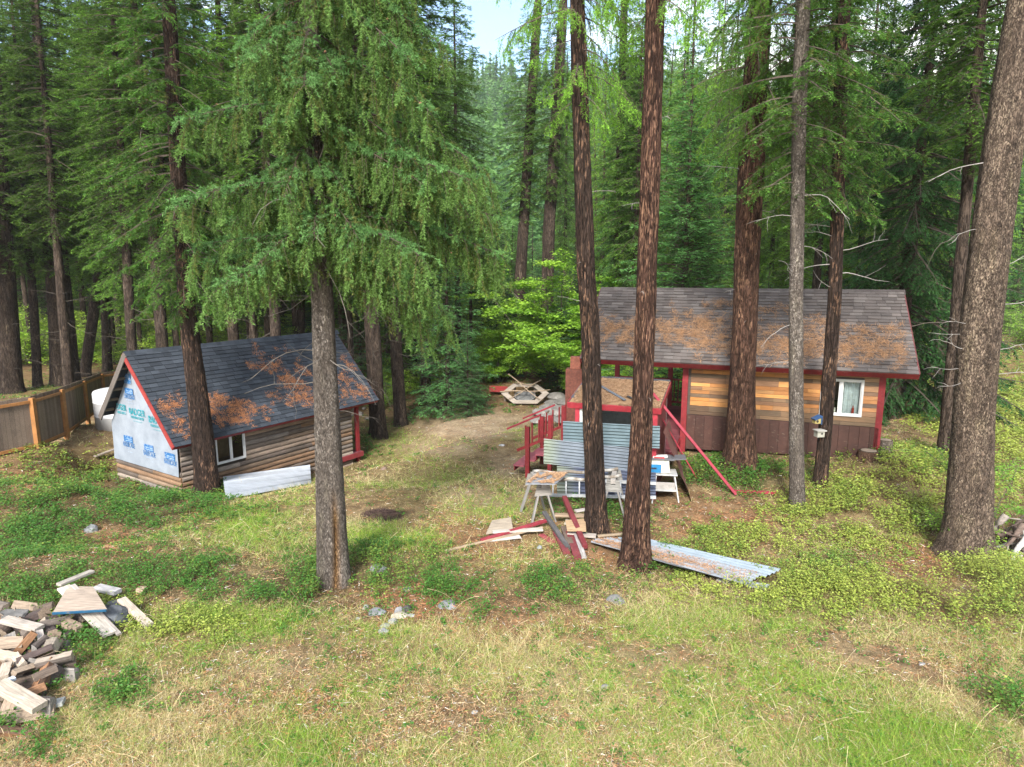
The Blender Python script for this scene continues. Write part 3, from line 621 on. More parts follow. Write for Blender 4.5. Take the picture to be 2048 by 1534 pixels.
def build_log_cabin():
    rs = np.random.RandomState(31); W_, Lw = 3.8, 6.9; zt = 1.76; rz0 = 4.22; ry = 1.9; ov = .45
    R = root_at('log_cabin', 'small log cabin with steep dark blue shingled roof and white wrapped gable end', 'cabin', LC, LD1)
    def lw(p): v = np.asarray(p) - LC; return np.array([v @ LD1, v @ LD2, v[2]])
    sl = (rz0 - zt) / ry; ez = zt - sl * ov * .62
    # rear and far walls, front log wall, gable logs
    g = Geo(); h = .158; wx0, wx1 = 1.15, 2.2; wz0, wz1 = .58, 1.62
    k = -8
    while k * h < zt - .02:
        z = k * h
        if wz0 - h * .9 < z < wz1 - .05:
            log_course(g, .0, wx0, z, h, 0, rs, LOGC); log_course(g, wx1, Lw, z, h, 0, rs, LOGC)
        else: log_course(g, 0, Lw, z, h, 0, rs, LOGC)
        k += 1
    for k in range(-6, 4): log_course(g, -.03 + 0, W_, k * h, h, 0, rs, LOGC, 'y')
    g.box((.0, W_ - .1, -1.0), (Lw, W_, zt), None, (.2, .15, .11)); g.box((Lw - .1, .05, -1.0), (Lw, W_ - .1, zt), None, (.2, .15, .11))
    g.add([(Lw, 0, zt), (Lw, W_, zt), (Lw, ry, rz0 - .15)], [[0, 1, 2]], (.2, .15, .11))
    g.box((.08, .08, -.2), (Lw - .1, W_ - .1, .1), None, (.12, .09, .07))
    g.box((.0, .045, -1.0), (wx0, .075, zt), None, (.05, .04, .03)); g.box((wx1, .045, -1.0), (Lw, .075, zt), None, (.05, .04, .03)); g.box((wx0, .045, -1.0), (wx1, .075, wz0), None, (.05, .04, .03))
    g.obj('wall', M_WOOD, R)
    # dim things behind the window
    g = Geo(); g.box((1.3, 1.2, .7), (1.75, 1.25, 1.35), None, (.35, .25, .08)); g.box((1.36, 1.17, .77), (1.69, 1.2, 1.28), None, (.12, .13, .10)); g.box((1.9, 1.5, .3), (2.6, 1.9, 1.1), None, (.3, .2, .1)); g.obj('stored_picture_frame', M_PAINT, R)
    window(R, wx0, wx1, wz0, wz1, -.03, (wx0 + wx1) / 2 + .02)
    # wrapped gable
    g = Geo(); zb = .51; n = 20
    prof = lambda y: min(zt + sl * y, zt + sl * (W_ - y), rz0) - .02
    pts = [(-.06, y, zb) for y in np.linspace(0, W_, n)] + [(-.06, y, prof(y)) for y in np.linspace(W_, 0, n)]
    V = []
    for y in np.linspace(-.02, W_, n):
        for q in np.linspace(0, 1, 14):
            z = zb + (prof(min(max(y, 0), W_)) - zb) * q; V.append((-.06 - .012 * float(vnoise(y * 2.5, z * 2.5, 1)) - .03 * (1 - q) ** 3, y, z))
    i = np.arange(n * 14).reshape(n, 14); f = np.stack([i[:-1, :-1], i[1:, :-1], i[1:, 1:], i[:-1, 1:]], -1).reshape(-1, 4)
    g.add(V, f[:, ::-1]); sh = g.obj('gable_sheathing', M_WRAP, R, True)
    BL = (.012, .10, .26); TE = (.01, .20, .24); gp = LC + LD1 * -.06
    def patch(px, py):
        q = lw(hit(px, py, gp, LD1)); return q[1], q[2]
    bg_, be = Geo(), Geo(); X, Yv, Z0 = np.array([0, -1., 0]), np.array([0, 0, 1.]), np.array([-1., 0, 0])
    def put(g, s, y, z, size, sx, col, off=.0, xx=-.088):
        me = text_obj(s, size, frame((xx, y, z), X, Yv, Z0), M_INK, None, sx, off)
        v = np.empty(len(me.vertices) * 3, np.float32); me.vertices.foreach_get('co', v)
        ok = True
        for p in me.polygons: g.add(v.reshape(-1, 3)[list(p.vertices)], [list(range(len(p.vertices)))], col)
    for px, py, s_, cut in ((260, 788, .9, 0), (256, 757, .75, 1), (259, 884, 1, 0), (300, 902, 1, 0), (342, 919, 1, 0), (305, 815, .8, 2)):
        y, z = patch(px, py); s_ *= .88; a = .62 * s_; 
        if cut == 2: y += .1; a *= .5
        bg_.box((-.0905, y - a * .5, z + .0), (-.0885, y + a * .5, z + .24 * s_), None, BL)
        for q in range(2): bg_.box((-.092, y - a * .42, z + (.05 + .075 * q) * s_), (-.0912, y + a * .3, z + (.062 + .075 * q) * s_), None, (.3, .42, .6))
        if cut == 1: bg_.box((-.0905, y - a * .5, z - .16), (-.0885, y + a * .5, z), None, BL); continue
        if cut == 2: continue
        put(bg_, 'BARRICADE', y, z - .11 * s_, .25 * s_, .60, BL, .005)
        put(bg_, 'BUILDING WRAP', y + .04, z - .25 * s_, .055, .8, (.25, .33, .45)); put(bg_, 'weather resistant', y - .04, z - .37 * s_, .045, .9, (.3, .38, .48))
    bg_.obj('printed_lettering', M_INK, sh)
    for px, py in ((276, 833), (316, 850), (243, 822)):
        y, z = patch(px, py)
        if py == 822: put(be, 'DGER', y - .06, z + .13, .27, .85, TE, .007); put(be, 'DING CENTER', y - .06, z - .05, .105, .8, TE, .004); continue
        put(be, 'BADGER', y, z + .13, .29, .86, TE, .007); put(be, 'BUILDING CENTER', y, z - .05, .11, .84, TE, .004); put(be, 'your local lumber yard', y, z - .16, .06, .95, (.1, .3, .34), 0)
    be.obj('printed_lettering', M_INK, sh)
    # roof
    p0 = lw(hit(757, 793, LC - LD2 * ov, LD2)); x0, x1 = -.38, min(8.2, p0[0])
    rl = math.hypot(ry + ov, sl * (ry + ov)); ze = zt - sl * ov
    ze = 1.60; sl2 = (rz0 - ze) / (ry + ov); v = nrm(np.array([0, ry + ov, rz0 - ze])); u = np.array([1., 0, 0]); ln = math.hypot(ry + ov, rz0 - ze)
    g = Geo(); o = np.array([x0, -ov, ze]); nn = np.cross(u, v)
    vb = nrm(np.array([0, -(ry + ov), rz0 - ze])); ub = -u; ob = np.array([x1, W_ + .08, ze + (rz0 - ze) * .37 / 2.35]); lnb = np.linalg.norm(np.array([0, ry, rz0])[1:] - ob[1:])
    for oo, uu, vv, l2 in ((o, u, v, ln), (ob, ub, vb, lnb)):
        M = frame(oo, uu, vv, np.cross(uu, vv)); g.box((0.02, 0.0, -.05), (x1 - x0 - .02, l2 - .005, 0), M, (.035, .038, .045))
    cols = [(.034, .041, .052), (.040, .047, .059), (.031, .037, .047), (.044, .052, .065)]
    shingles(g, o, u, v, x1 - x0, ln, .155, .30, cols, rs); shingles(g, ob, ub, vb, x1 - x0, lnb, .155, .34, cols, rs)
    x = x0
    while x < x1:
        M = frame((0, 0, 0), (1, 0, 0), (0, 1, 0), (0, 0, 1)); c = pick(rs, cols)
        g.add([(x, ry - .13, rz0 - .115), (x + .2, ry - .13, rz0 - .12), (x + .2, ry, rz0 + .035), (x, ry, rz0 + .04), (x + .2, ry + .13, rz0 - .12), (x, ry + .13, rz0 - .115)], [[0, 1, 2, 3], [3, 2, 4, 5]], c); x += .17
    g.obj('roof', M_SHIN, R)
    # fascia, barge boards, rafter tails
    g = Geo(); M = frame(o, u, v, nn); g.box((-.025, -.02, -.16), (x1 - x0 + .02, .012, -.002), M, RED, ch=.005)
    g.box((-.03, .012, -.15), (.0, ln, -.004), M, (.26, .035, .03)); g.box((x1 - x0, .012, -.15), (x1 - x0 + .03, ln, -.004), M, RED); g.obj('fascia', M_PAINT, R)
    g = Geo(); Mb = frame(ob, ub, vb, np.cross(ub, vb)); g.box((x1 - x0 + .0, -.02, -.20), (x1 - x0 + .035, lnb, -.004), Mb, (.13, .11, .095))
    g.obj('barge_board', M_WOOD, R)
    for k in range(6):
        for MM, xa in ((M, .02), (Mb, x1 - x0 - .34)):
            Geo().box((xa, .3 + k * .5, -.12), (xa + .33, .36 + k * .5, -.052), MM, (.22, .17, .12)).obj('lookout', M_WOOD, R)
    Geo().box((-.34, ry - .05, rz0 - .34), (.1, ry + .05, rz0 - .2), None, (.3, .24, .17)).obj('ridge_beam', M_WOOD, R)
    # porch
    q = lw(hit(717, 860, LC, LD2)); xp = q[0]; dz = lw(hit(690, 893, LC, LD2))[2]; dz = -.42
    zg = gz(*(LC + LD1 * xp)[:2]) - LC[2]
    for yy in (0.02, W_ - .14):
        g = Geo(); g.box((xp - .07, yy, zg - .1), (xp + .07, yy + .13, 1.35), None, RED, ch=.01); g.box((xp - .1, yy - .03, dz - .2), (xp + .1, yy + .16, dz - .06), None, RED); g.obj('porch_post', M_PAINT, R)
    g = Geo(); g.box((xp - .06, -.02, 1.35), (xp + .08, W_, 1.5), None, RED, ch=.01); g.obj('porch_beam', M_PAINT, R)
    g = Geo()
    for k in range(9):
        xx = 5.82 + k * .17
        if xx > xp: break
        g.box((xx, -.08, dz - .04), (xx + .155, W_ - .0, dz), None, pick(rs, [(.20, .05, .07), (.24, .07, .09), (.17, .045, .06)]), ch=.004)
    g.box((5.82, -.11, dz - .2), (xp + .12, -.082, dz - .01), None, (.22, .035, .04)); g.box((xp + .09, -.08, dz - .2), (xp + .12, W_, dz - .01), None, (.22, .035, .04)); g.obj('deck', M_PAINT, R)
    # needles on roof
    rs = np.random.RandomState(5); ow_ = LC + LD1 * o[0] + LD2 * o[1] + np.array([0, 0, o[2]]); uw = LD1; vw = LD2 * v[1] + np.array([0, 0, v[2]])
    sp = []
    for px, py, ra, rb, k in [(345,808,.4,.25,1.6),(365,842,.35,.3,1.4),(370,860,.3,.2,1),(410,800,.5,.3,1.5),(440,805,.6,.35,1.6),(455,830,.5,.3,1.5),(475,815,.5,.3,1.2),(430,835,.4,.2,1),(485,835,.4,.25,1),(340,815,.3,.2,1.3),
      (500,738,.3,.2,1),(505,700,.2,.2,.6),(522,712,.2,.2,.6),(545,730,.5,.3,1.2),(560,745,.4,.3,1.1),(575,765,.4,.3,1.4),(600,775,.4,.3,1.4),(610,800,.5,.3,1.4),(585,800,.4,.25,1),(590,730,.3,.2,.8),(610,740,.3,.3,.9),(545,790,.3,.25,.7),(500,812,.4,.2,.9),(530,820,.4,.2,.7),
      (560,695,.3,.15,.5),(690,760,.4,.4,1.1),(700,790,.4,.4,1.1),(715,775,.3,.3,1),(690,720,.3,.3,.6),(705,740,.3,.3,.8),(730,785,.25,.25,.9),(690,820,.3,.3,.8),(640,800,.5,.4,1.2),(640,760,.5,.4,1.1),(470,840,.5,.2,1)]:
        q = hit(px, py, ow_, np.cross(uw, vw)) - ow_; sp.append((q @ uw, q @ vw, ra, rb, k * 1.0))
    litter_on('fallen_needles', 'clumps of rust brown fallen needles on the dark blue cabin roof', ow_, uw, vw, sp, rs, 700, ((.34, .13, .055), (.52, .25, .12)), .085, .009, lim=(x1 - x0, ln))
build_log_cabin()
def rib_sheet(name, label, cat, cs, nr, amp, m, col, rows=90, cols=14, rough=None, group=None, sharp=False, warp=.02, seed=0, colfn=None):
    """sheet through four corners (tl, tr, br, bl); ribs run from left to right"""
    tl, tr, br, bl = [np.asarray(c, float) for c in cs]; n = nrm(np.cross(tr - tl, bl - tl)); n = n if n[1] < 0 or n[2] > .5 else -n
    if n[2] < -.3: n = -n
    a, b = np.meshgrid(np.linspace(0, 1, rows), np.linspace(0, 1, cols), indexing='ij')
    V = (tl * ((1 - a) * (1 - b))[..., None] + tr * ((1 - a) * b)[..., None] + br * (a * b)[..., None] + bl * (a * (1 - b))[..., None])
    ph = np.sin(a * nr * 2 * np.pi) if not sharp else np.clip(4 * np.cos(a * nr * 2 * np.pi) - 3.1, -.1, 1)
    off = amp * ph + warp * (vnoise(a * 3 + seed, b * 3, seed) - .5)
    V = V + n * off[..., None]; i = np.arange(rows * cols).reshape(rows, cols); f = np.stack([i[:-1, :-1], i[:-1, 1:], i[1:, 1:], i[1:, :-1]], -1).reshape(-1, 4)
    c0 = tl; g = Geo(); tintv = np.ones((rows, cols, 1)) * np.array(col)
    if colfn: tintv = colfn(a, b, tintv)
    g.add((V - c0).reshape(-1, 3), f, tintv.reshape(-1, 3)); g.add((V - c0 - n * .003).reshape(-1, 3), f[:, ::-1], tintv.reshape(-1, 3))
    o = g.obj(name, m, None, True); o.location = c0; return tag(o, label, cat, group)
wl = lambda px, py, off: hit(px, py, LC - LD2 * off, LD2)
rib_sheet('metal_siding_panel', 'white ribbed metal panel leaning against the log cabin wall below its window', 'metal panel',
    [wl(446, 955, .12), wl(620, 931, .12), G(623, 968) , G(452, 1001)], 4, .035, M_WHITE, (.50, .54, .60), 160, 20, sharp=True, warp=.01, colfn=lambda a, b, c: c * (1 - .45 * np.clip(np.cos(a * 8 * np.pi + .5) * 9 - 8, 0, 1) - .12 * vnoise(a * 9, b * 14, 2))[..., None])  # colfn darkens a line beside each rib as painted groove shade, plus random mottling
def build_red_cabin():
    rs = np.random.RandomState(41); W_, Lw = 4.2, 4.66; R = root_at('plank_cabin', 'brown plank cabin on dark red skirting with brown shingled roof and red trim', 'cabin', RO, RE1)
    xl, xr, ov, ze, ry, rz0 = -2.9, 5.3, .45, 2.56, 2.1, 4.42
    skz = 1.10; wt = 2.62
    PC = [(.30, .145, .050), (.24, .115, .045), (.17, .10, .055), (.14, .085, .055), (.34, .18, .07), (.22, .13, .07), (.20, .13, .08), (.27, .135, .055), (.38, .21, .085), (.20, .105, .05), (.26, .15, .07)]
    def planks(g, y, a, b, z0, z1, holes, axis='x'):
        z = z0
        while z < z1 - .03:
            h = rs.choice([.10, .13, .15]); h = min(h, z1 - z); x = a + 0
            segs = [(a, b)]
            for hx0, hx1, hz0, hz1 in holes:
                if z + h > hz0 + .01 and z < hz1 - .01: segs = [(a, hx0), (hx1, b)]
            dark = rs.uniform() < .12 or z < z0 + .12
            for s0, s1 in segs:
                x = s0
                while x < s1 - .01:
                    e = min(s1, x + rs.choice([.3, .5, .9, 1.3, 1.8])); e = s1 if s1 - e < .15 else e
                    c = pick(rs, [(.08, .055, .04), (.10, .075, .055), (.13, .09, .06)]) if dark else pick(rs, PC); c = c * np.array([1.35, 1.2, 1.0]) + (.03 if x > 3.9 else 0)
                    t = rs.uniform(0, .008)
                    g.box((x + .002, y - .022 - t, z + .002), (e - .002, y, z + h - .003), None, c, ch=.003); x = e
            z += h
        return g
    wh = (3.27, 4.24, 1.34, 2.28)
    g = planks(Geo(), 0, .07, Lw, skz, wt, [wh])
    for a, b, c, d in ((.0, wh[0], skz - .1, wt), (wh[1], Lw, skz - .1, wt), (wh[0], wh[1], skz - .1, wh[2]), (wh[0], wh[1], wh[3], wt)): g.box((a, .001, c), (b, .06, d), None, (.08, .06, .05))
    g.box((0, W_ - .08, .2), (Lw, W_, wt), None, (.14, .09, .06)); g.box((Lw - .08, .06, .2), (Lw, W_ - .08, wt), None, (.15, .09, .06))
    for x in (0, Lw - .04): g.add([(x, 0.01, wt), (x, W_, wt), (x, ry, rz0 - .1)], [[0, 1, 2]], (.15, .09, .06))
    g.box((.06, .06, .9), (Lw - .08, W_ - .08, .98), None, (.1, .07, .05)); g.obj('wall', M_PLANK, R)
    # porch side wall with door
    g = Geo(); g.box((.0, .062, .45), (.07, W_ - .08, wt), None, (.13, .08, .05)); g.obj('porch_wall', M_PLANK, R)
    fr = window(R, *wh[:2], *wh[2:], -.03, (wh[0] + wh[1]) / 2 - .02)
    rsx = np.random.RandomState(8)
    for a, b in ((3.32, 3.50), (3.76, 4.20)):
        n = 40; xs = np.linspace(a, b, n); ys = .14 + .02 * np.sin(xs * 60) ; V = np.concatenate([np.stack([xs, ys, np.full(n, 1.36)], -1), np.stack([xs * 1 , ys, np.full(n, 2.27)], -1)])
        Geo().add(V, [[i, i + 1, n + i + 1, n + i] for i in range(n - 1)], (.62, .68, .70)).obj('curtain', M_PAINT, fr, True)
    g = Geo(); tubes(g, [(4.05, .06, 1.40), (4.05, .06, 1.52), (4.05, .06, 1.55), (4.05, .06, 1.60)], [.03, .03, .012, .012], 10, (.45, .05, .03), cap=True); g.obj('bottle', M_PAINT, fr)
    g = Geo(); tubes(g, [(3.62, .06, 1.40), (3.62, .06, 1.52)], [.035, .035], 10, (.75, .72, .6), cap=True); g.obj('jar', M_PAINT, fr)
    # skirting
    g = Geo(); x = -.0
    while x < Lw:
        e = min(x + .235, Lw); g.box((x + .004, -.03, .12 + .035 * x), (e - .004, -.005, skz - .012), None, np.array([.062, .028, .021]) * rs.uniform(.8, 1.15), ch=.006); x = e
    g.box((0.02, -.004, .2), (Lw, .03, skz - .03), None, (.04, .015, .013)); g.obj('skirting', M_PAINT, R)
    # posts
    for x, y, z0 in ((-.08, -.02, .0), (Lw - .02, -.03, .42), (xl + .2, -.02, -.4), (xl + .2, W_ - .14, -.2), (-.9, W_ - .14, -.2)):
        g = Geo(); g.box((x - .075, y, z0), (x + .075, y + .14, wt - .02), None, RED, ch=.01); g.obj('corner_post', M_PAINT, R)
    g = Geo(); g.box((xl + .1, -.03, wt - .16), (Lw + .1, .12, wt - .02), None, RED, ch=.01) if False else g.box((xl + .1, .0, wt - .02), (0, .12, wt + .12), None, RED, ch=.01); g.box((xl + .1, W_ - .14, wt - .02), (0, W_, wt + .1), None, RED, ch=.01); g.obj('porch_beam', M_PAINT, R)
    # deck
    dz = .45; g = Geo(); k = 0; y = -1.7
    while y < W_ - .02: g.box((xl, y, dz - .035), (-.09 if y > -.1 else -.16, y + .132, dz), None, pick(rs, [(.17, .042, .05), (.20, .055, .065), (.14, .038, .045)]), ch=.004); y += .14
    y = -2.5
    while y < -1.72: g.box((xl - .35, y, dz - .035), (-2.42, y + .132, dz), None, (.30, .06, .08), ch=.004); y += .14
    g.box((xl, -.03 - 1.7, dz - .2), (-.12, -1.702, dz - .04), None, RED); g.box((xl - .35, -2.53, dz - .2), (-2.42, -2.502, dz - .04), None, RED)
    g.box((xl, W_ - .04, dz - .3), (0, W_, dz - .04), None, RED); g.box((-.2, -1.7, dz - .2), (-.13, -.1, dz - .04), None, RED); g.obj('deck', M_PAINT, R)
    def rail(pts, zt_, zb_, n, name='railing', bw=.035):
        (ax, ay, az), (bx, by, bz) = pts; A, B = np.array([ax, ay, az]), np.array([bx, by, bz]); d = nrm(B - A); s = nrm(np.cross([0, 0, 1.], d)); L_ = np.linalg.norm(B - A)
        g = Geo(); M = frame(A, d, s, np.cross(d, s)); g.box((0, -.06, zt_ - .04), (L_, .06, zt_), M, RED2, ch=.006); g.box((0, -.02, zb_), (L_, .02, zb_ + .07), M, RED)
        for k in range(n):
            q = A + (B - A) * (k + .5) / n; g.box(q + [-bw / 2, -bw / 2, zb_ + .06], q + [bw / 2, bw / 2, zt_ - .03], None, RED)
        return g.obj(name, M_PAINT, R)
    rail(((xl + .27, W_ - .07, dz), (-.05, W_ - .07, dz)), .92, .10, 20); rail(((xl + .2, .12, dz), (xl + .2, W_ - .14, dz)), .92, .10, 26)
    # roof
    g = Geo(); u = np.array([1., 0, 0]); v = nrm(np.array([0, ry + ov, rz0 - ze])); ln = math.hypot(ry + ov, rz0 - ze); o = np.array([xl, -ov, ze]); vb = nrm(np.array([0, -(W_ - ry + ov), rz0 - ze])); lb = math.hypot(W_ - ry + ov, rz0 - ze); ob = np.array([xr, W_ + ov, ze])
    for oo, uu, vv, l2 in ((o, u, v, ln), (ob, -u, vb, lb)): g.box((.01, 0, -.06), (xr - xl - .01, l2 - .01, 0), frame(oo, uu, vv, np.cross(uu, vv)), (.05, .045, .042))
    cols = [(.088, .075, .070), (.100, .086, .080), (.076, .066, .062), (.112, .098, .092), (.092, .080, .076), (.125, .11, .103)]
    shingles(g, o, u, v, xr - xl, ln, .135, .27, cols, rs, .014); shingles(g, ob, -u, vb, xr - xl, lb, .14, .3, cols, rs, .014)
    x = xl
    while x < xr:
        c = pick(rs, cols) * .8; s_ = .02 * math.sin((x - xl) / (xr - xl) * 3.1)
        g.add([(x, ry - .14, rz0 - .09), (x + .24, ry - .14, rz0 - .095), (x + .24, ry, rz0 + .035), (x, ry, rz0 + .042), (x + .24, ry + .14, rz0 - .095), (x, ry + .14, rz0 - .09)], [[0, 1, 2, 3], [3, 2, 4, 5]], c); x += .2
    g.obj('roof', M_SHIN, R)
    g = Geo(); M = frame(o, u, v, np.cross(u, v)); g.box((-.02, -.03, -.17), (xr - xl + .02, .0, -.002), M, (.13, .015, .016), ch=.005)
    for xa in (-.035, xr - xl): g.box((xa, .0, -.16), (xa + .035, ln, -.003), M, (.10, .03, .03))
    Mb = frame(ob, -u, vb, np.cross(-u, vb)); g.box((-.02, -.03, -.17), (xr - xl + .02, .0, -.002), Mb, (.13, .015, .016))
    for xa in (-.035, xr - xl): g.box((xa, .0, -.16), (xa + .035, lb, -.003), Mb, (.10, .03, .03))
    g.obj('fascia', M_PAINT, R)
    # steps
    for k in range(3):
        g = Geo(); zz = dz - .17 * (k + 1); x1 = xl - .35 - .30 * k
        for q in range(2): g.box((x1 - .31 + q * .15, -2.5, zz - .035), (x1 - .165 + q * .15 , -1.2, zz), None, (.30, .08, .10), ch=.004)
        g.box((x1 - .30, -2.46, zz - .17), (x1 - .28, -1.24, zz - .036), None, RED); g.obj('step', M_PAINT, R)
    A = (xl - .28, -2.5, dz); B = (xl - 1.25, -2.5, dz - .44)
    for yy in (-2.53, -1.25):
        for x, z0, z1 in ((xl - .85, -.35, dz + .55), (xl - .25, -.2, dz + .9)):
            g = Geo(); g.box((x - .05, yy - .05, z0), (x + .05, yy + .05, z1), None, RED, ch=.008); g.obj('newel_post', M_PAINT, R)
        rail(((xl - 1.0, yy, dz - .38), (xl - .1, yy, dz + .06)), .95, .28, 5, 'stair_railing')
    # needles on the roof
    rs = np.random.RandomState(6); ow_ = RO + RE1 * o[0] + RE2 * o[1] + np.array([0, 0, o[2]]); uw = RE1; vw = RE2 * v[1] + np.array([0, 0, v[2]]); sp = []
    for px, py, ra, rb, k in [(1200,630,.3,.25,.6),(1215,655,.5,.3,1),(1230,680,.4,.3,.7),(1250,660,.4,.3,1),(1325,650,.5,.35,1.2),(1345,672,.6,.3,1.3),(1370,660,.5,.3,1.2),(1390,640,.5,.3,1.2),(1400,690,.5,.35,1),(1430,640,.5,.35,1.2),(1445,610,.5,.25,.8),(1440,670,.6,.3,1.2),
      (1400,715,.3,.15,.5),(1530,625,.4,.2,1),(1550,620,.3,.2,.9),(1530,700,.8,.3,1.5),(1560,690,.7,.35,1.5),(1620,660,.6,.3,1.1),(1625,690,.6,.3,1.2),(1650,640,.4,.2,.5),(1700,660,.5,.25,.7),(1700,690,.5,.3,.9),(1690,715,.5,.2,1.1),(1740,680,.5,.3,1.2),(1760,705,.5,.3,1.1),(1745,720,.5,.2,1),(1790,660,.4,.25,.8),(1800,700,.5,.3,.9),
      (1810,725,.35,.2,.7),(1720,735,.5,.12,.6),(1500,680,.5,.3,1.3),(1460,700,.5,.3,.9),(1600,700,.5,.25,1.2),(1290,680,.6,.4,1.1),(1270,650,.5,.4,.9),(1560,720,.5,.15,.8)]:
        q = hit(px, py, ow_, np.cross(uw, vw)) - ow_; sp.append((q @ uw, q @ vw, ra * 1.3, rb * 1.25, k * .9))
    litter_on('fallen_needles', 'tangled brown pine needles lying across the brown shingled roof', ow_, uw, vw, sp, rs, 560, ((.20, .10, .05), (.46, .28, .16)), .15, .0065, .03, lim=(xr - xl, ln))
build_red_cabin()
def LR(x, y, z): return RO + RE1 * x + RE2 * y + np.array([0, 0, z])
def build_leanto():
    rs = np.random.RandomState(51); O = LR(0, 0, 0); R = root_at('lean_to_shed', 'low red lean-to shed with needle covered roof in front of the plank cabin', 'shed', RO, RE1)
    x0, x1, yf, yb, zf, zb = -2.40, -.30, -3.62, -1.80, 1.95, 2.25
    g = Geo(); zg = -.45
    g.box((x0 + .2, yb - .08, zg), (x1 - .05, yb - .02, zb - .1), None, (.5, .52, .5)); g.box((x0 + .16, yf + .1, zg), (x0 + .2, yb - .02, zf - .08), None, (.5, .54, .53)); g.box((x1 - .09, yf + .1, zg), (x1 - .05, yb - .08, zf - .08), None, (.20, .05, .05))
    g.obj('wall', M_PAINT, R)
    g = Geo(); g.box((x0 + .2, yf + .06, 1.2), (x0 + .62, yf + .1, zf - .1), None, (.55, .58, .56)); g.obj('front_panel', M_PAINT, R)
    for a in (x0 + .16, x1 - .34):
        g = Geo(); g.box((a, yf + .03, zg), (a + (.10 if a < -2 else .28), yf + .10, zf - .08), None, (.34, .03, .045), ch=.006); g.obj('post', M_PAINT, R)
    g = Geo(); g.box((x0 + .2, yf + .3, .5), (x1 - .1, yb - .1, .55), None, (.1, .08, .06)); g.obj('shelf', M_WOOD, R)
    v = nrm(np.array([0, yb - yf, zb - zf])); u = np.array([1., 0, 0]); n = np.cross(u, v); ln = math.hypot(yb - yf, zb - zf); M = frame((x0, yf, zf), u, v, n); w_ = x1 - x0
    g = Geo(); g.box((0, 0, -.03), (w_, ln, 0), M, (.05, .05, .052)); g.box((.0, ln, -.02), (w_, ln + .10, .03), M, (.055, .057, .065)); g.box((-.02, .3, .001), (.10, ln, .012), M, (.07, .08, .10)); g.obj('roof', M_SHIN, R)
    g = Geo(); g.box((-.02, -.035, -.13), (w_ + .02, -.001, .012), M, (.27, .022, .032), ch=.006); g.box((w_ + .001, 0, -.12), (w_ + .03, ln, .01), M, RED); g.box((-.03, 0, -.12), (-.001, ln, .01), M, RED); g.obj('fascia', M_PAINT, R)
    sp = [(a, b, .22, .2, 2.6) for a in np.arange(.12, w_, .22) for b in np.arange(.05, ln - .02, .2)]
    ow_ = LR(x0, yf, zf + .004); uw = RE1; vw = RE2 * v[1] + np.array([0, 0, v[2]]); rs2 = np.random.RandomState(7); nn = np.cross(uw, vw); m = 30000
    a = rs2.uniform(.02, w_ - .02, m); b = rs2.uniform(-.02, ln - .04, m); ok = (fbm(a * 3, b * 3, 1, 3) > .33) & (a + b * .25 > .15) ; a, b = a[ok], b[ok]; m = len(a)
    q = ow_ + uw * a[:, None] + vw * b[:, None] + nn * rs2.uniform(.004, .035, m)[:, None]; th = rs2.uniform(0, 6.28, m)
    d = uw * np.cos(th)[:, None] + vw * np.sin(th)[:, None] + nn * rs2.uniform(-.2, .4, m)[:, None]
    g = Geo(); tris(g, q, nrm(d), nrm(nn + rs2.normal(0, .5, (m, 3))), rs2.uniform(.02, .07, m), rs2.uniform(.006, .016, m), lerp([.25, .14, .075], [.46, .31, .19], rs2.uniform(0, 1, m)) * rs2.uniform(.7, 1.2, (m, 1)))
    g.box((.02, .02, 0), (w_ - .02, ln - .05, .006), frame(ow_, uw, vw, nn), (.26, .165, .095))
    tag(g.obj('needle_cover', M_LITTER), 'thick layer of tan needles covering the lean-to roof', None, None, 'stuff')
    rp = lambda px, py: hit(px, py, ow_ + nn * .05, nn)
    return rp, nn
rp, NROOF = build_leanto()
def board(name, label, cat, A, B, w_, t, col, up=(0, 0, 1), m=None, group=None, ch=.004, parent=None):
    """straight board from A to B; width w_ across, thickness t along up"""
    A = np.asarray(A, float); B = np.asarray(B, float); d = nrm(B - A); s = nrm(np.cross(np.array(up, float), d)); n = np.cross(d, s); L_ = np.linalg.norm(B - A)
    g = Geo(); g.box((0, -w_ / 2, -t / 2), (L_, w_ / 2, t / 2), None, col, ch=ch); o = g.obj(name, m or M_WOOD, parent)
    o.matrix_world = Matrix(frame(A, d, s, n).tolist()); 
    return tag(o, label, cat, group) if label else o
board('trim_strip', 'grey metal trim strip lying diagonally on the lean-to roof', 'metal strip', rp(1202, 772), rp(1250, 800), .07, .02, (.10, .11, .13), NROOF, M_PAINT)
board('dark_strip', 'short black strip lying on the lean-to roof by the middle tree', 'metal strip', rp(1255, 792), rp(1285, 806), .05, .02, (.03, .03, .035), NROOF, M_PAINT)
FP = lambda px, py, off: hit(px, py, LR(0, -3.62 - off, 0), RE2)
def patchy(a, b, c):
    k = (.85 + .3 * (fbm(a * 2, b * 5, 4, 3)))[..., None] * c; return k
def streak(a, b, c):
    k = patchy(a, b, c); s = np.exp(-((b - .62) / .02) ** 2)[..., None] * .35; l = np.clip((.22 - b) * 6, 0, 1)[..., None]
    return np.clip(k + s * .6 + l * np.array([.10, .11, .02]), 0, 1)
rib_sheet('corrugated_sheet', 'shorter galvanised corrugated sheet leaning highest against the lean-to front', 'corrugated sheet', [FP(1126,842,.06), FP(1320,852,.06), FP(1319,897,.13), FP(1126,886,.13)], 7, .012, M_METAL, (.13, .18, .20), 120, 24, seed=1, colfn=patchy, group='corrugated sheets leaning on the lean-to')
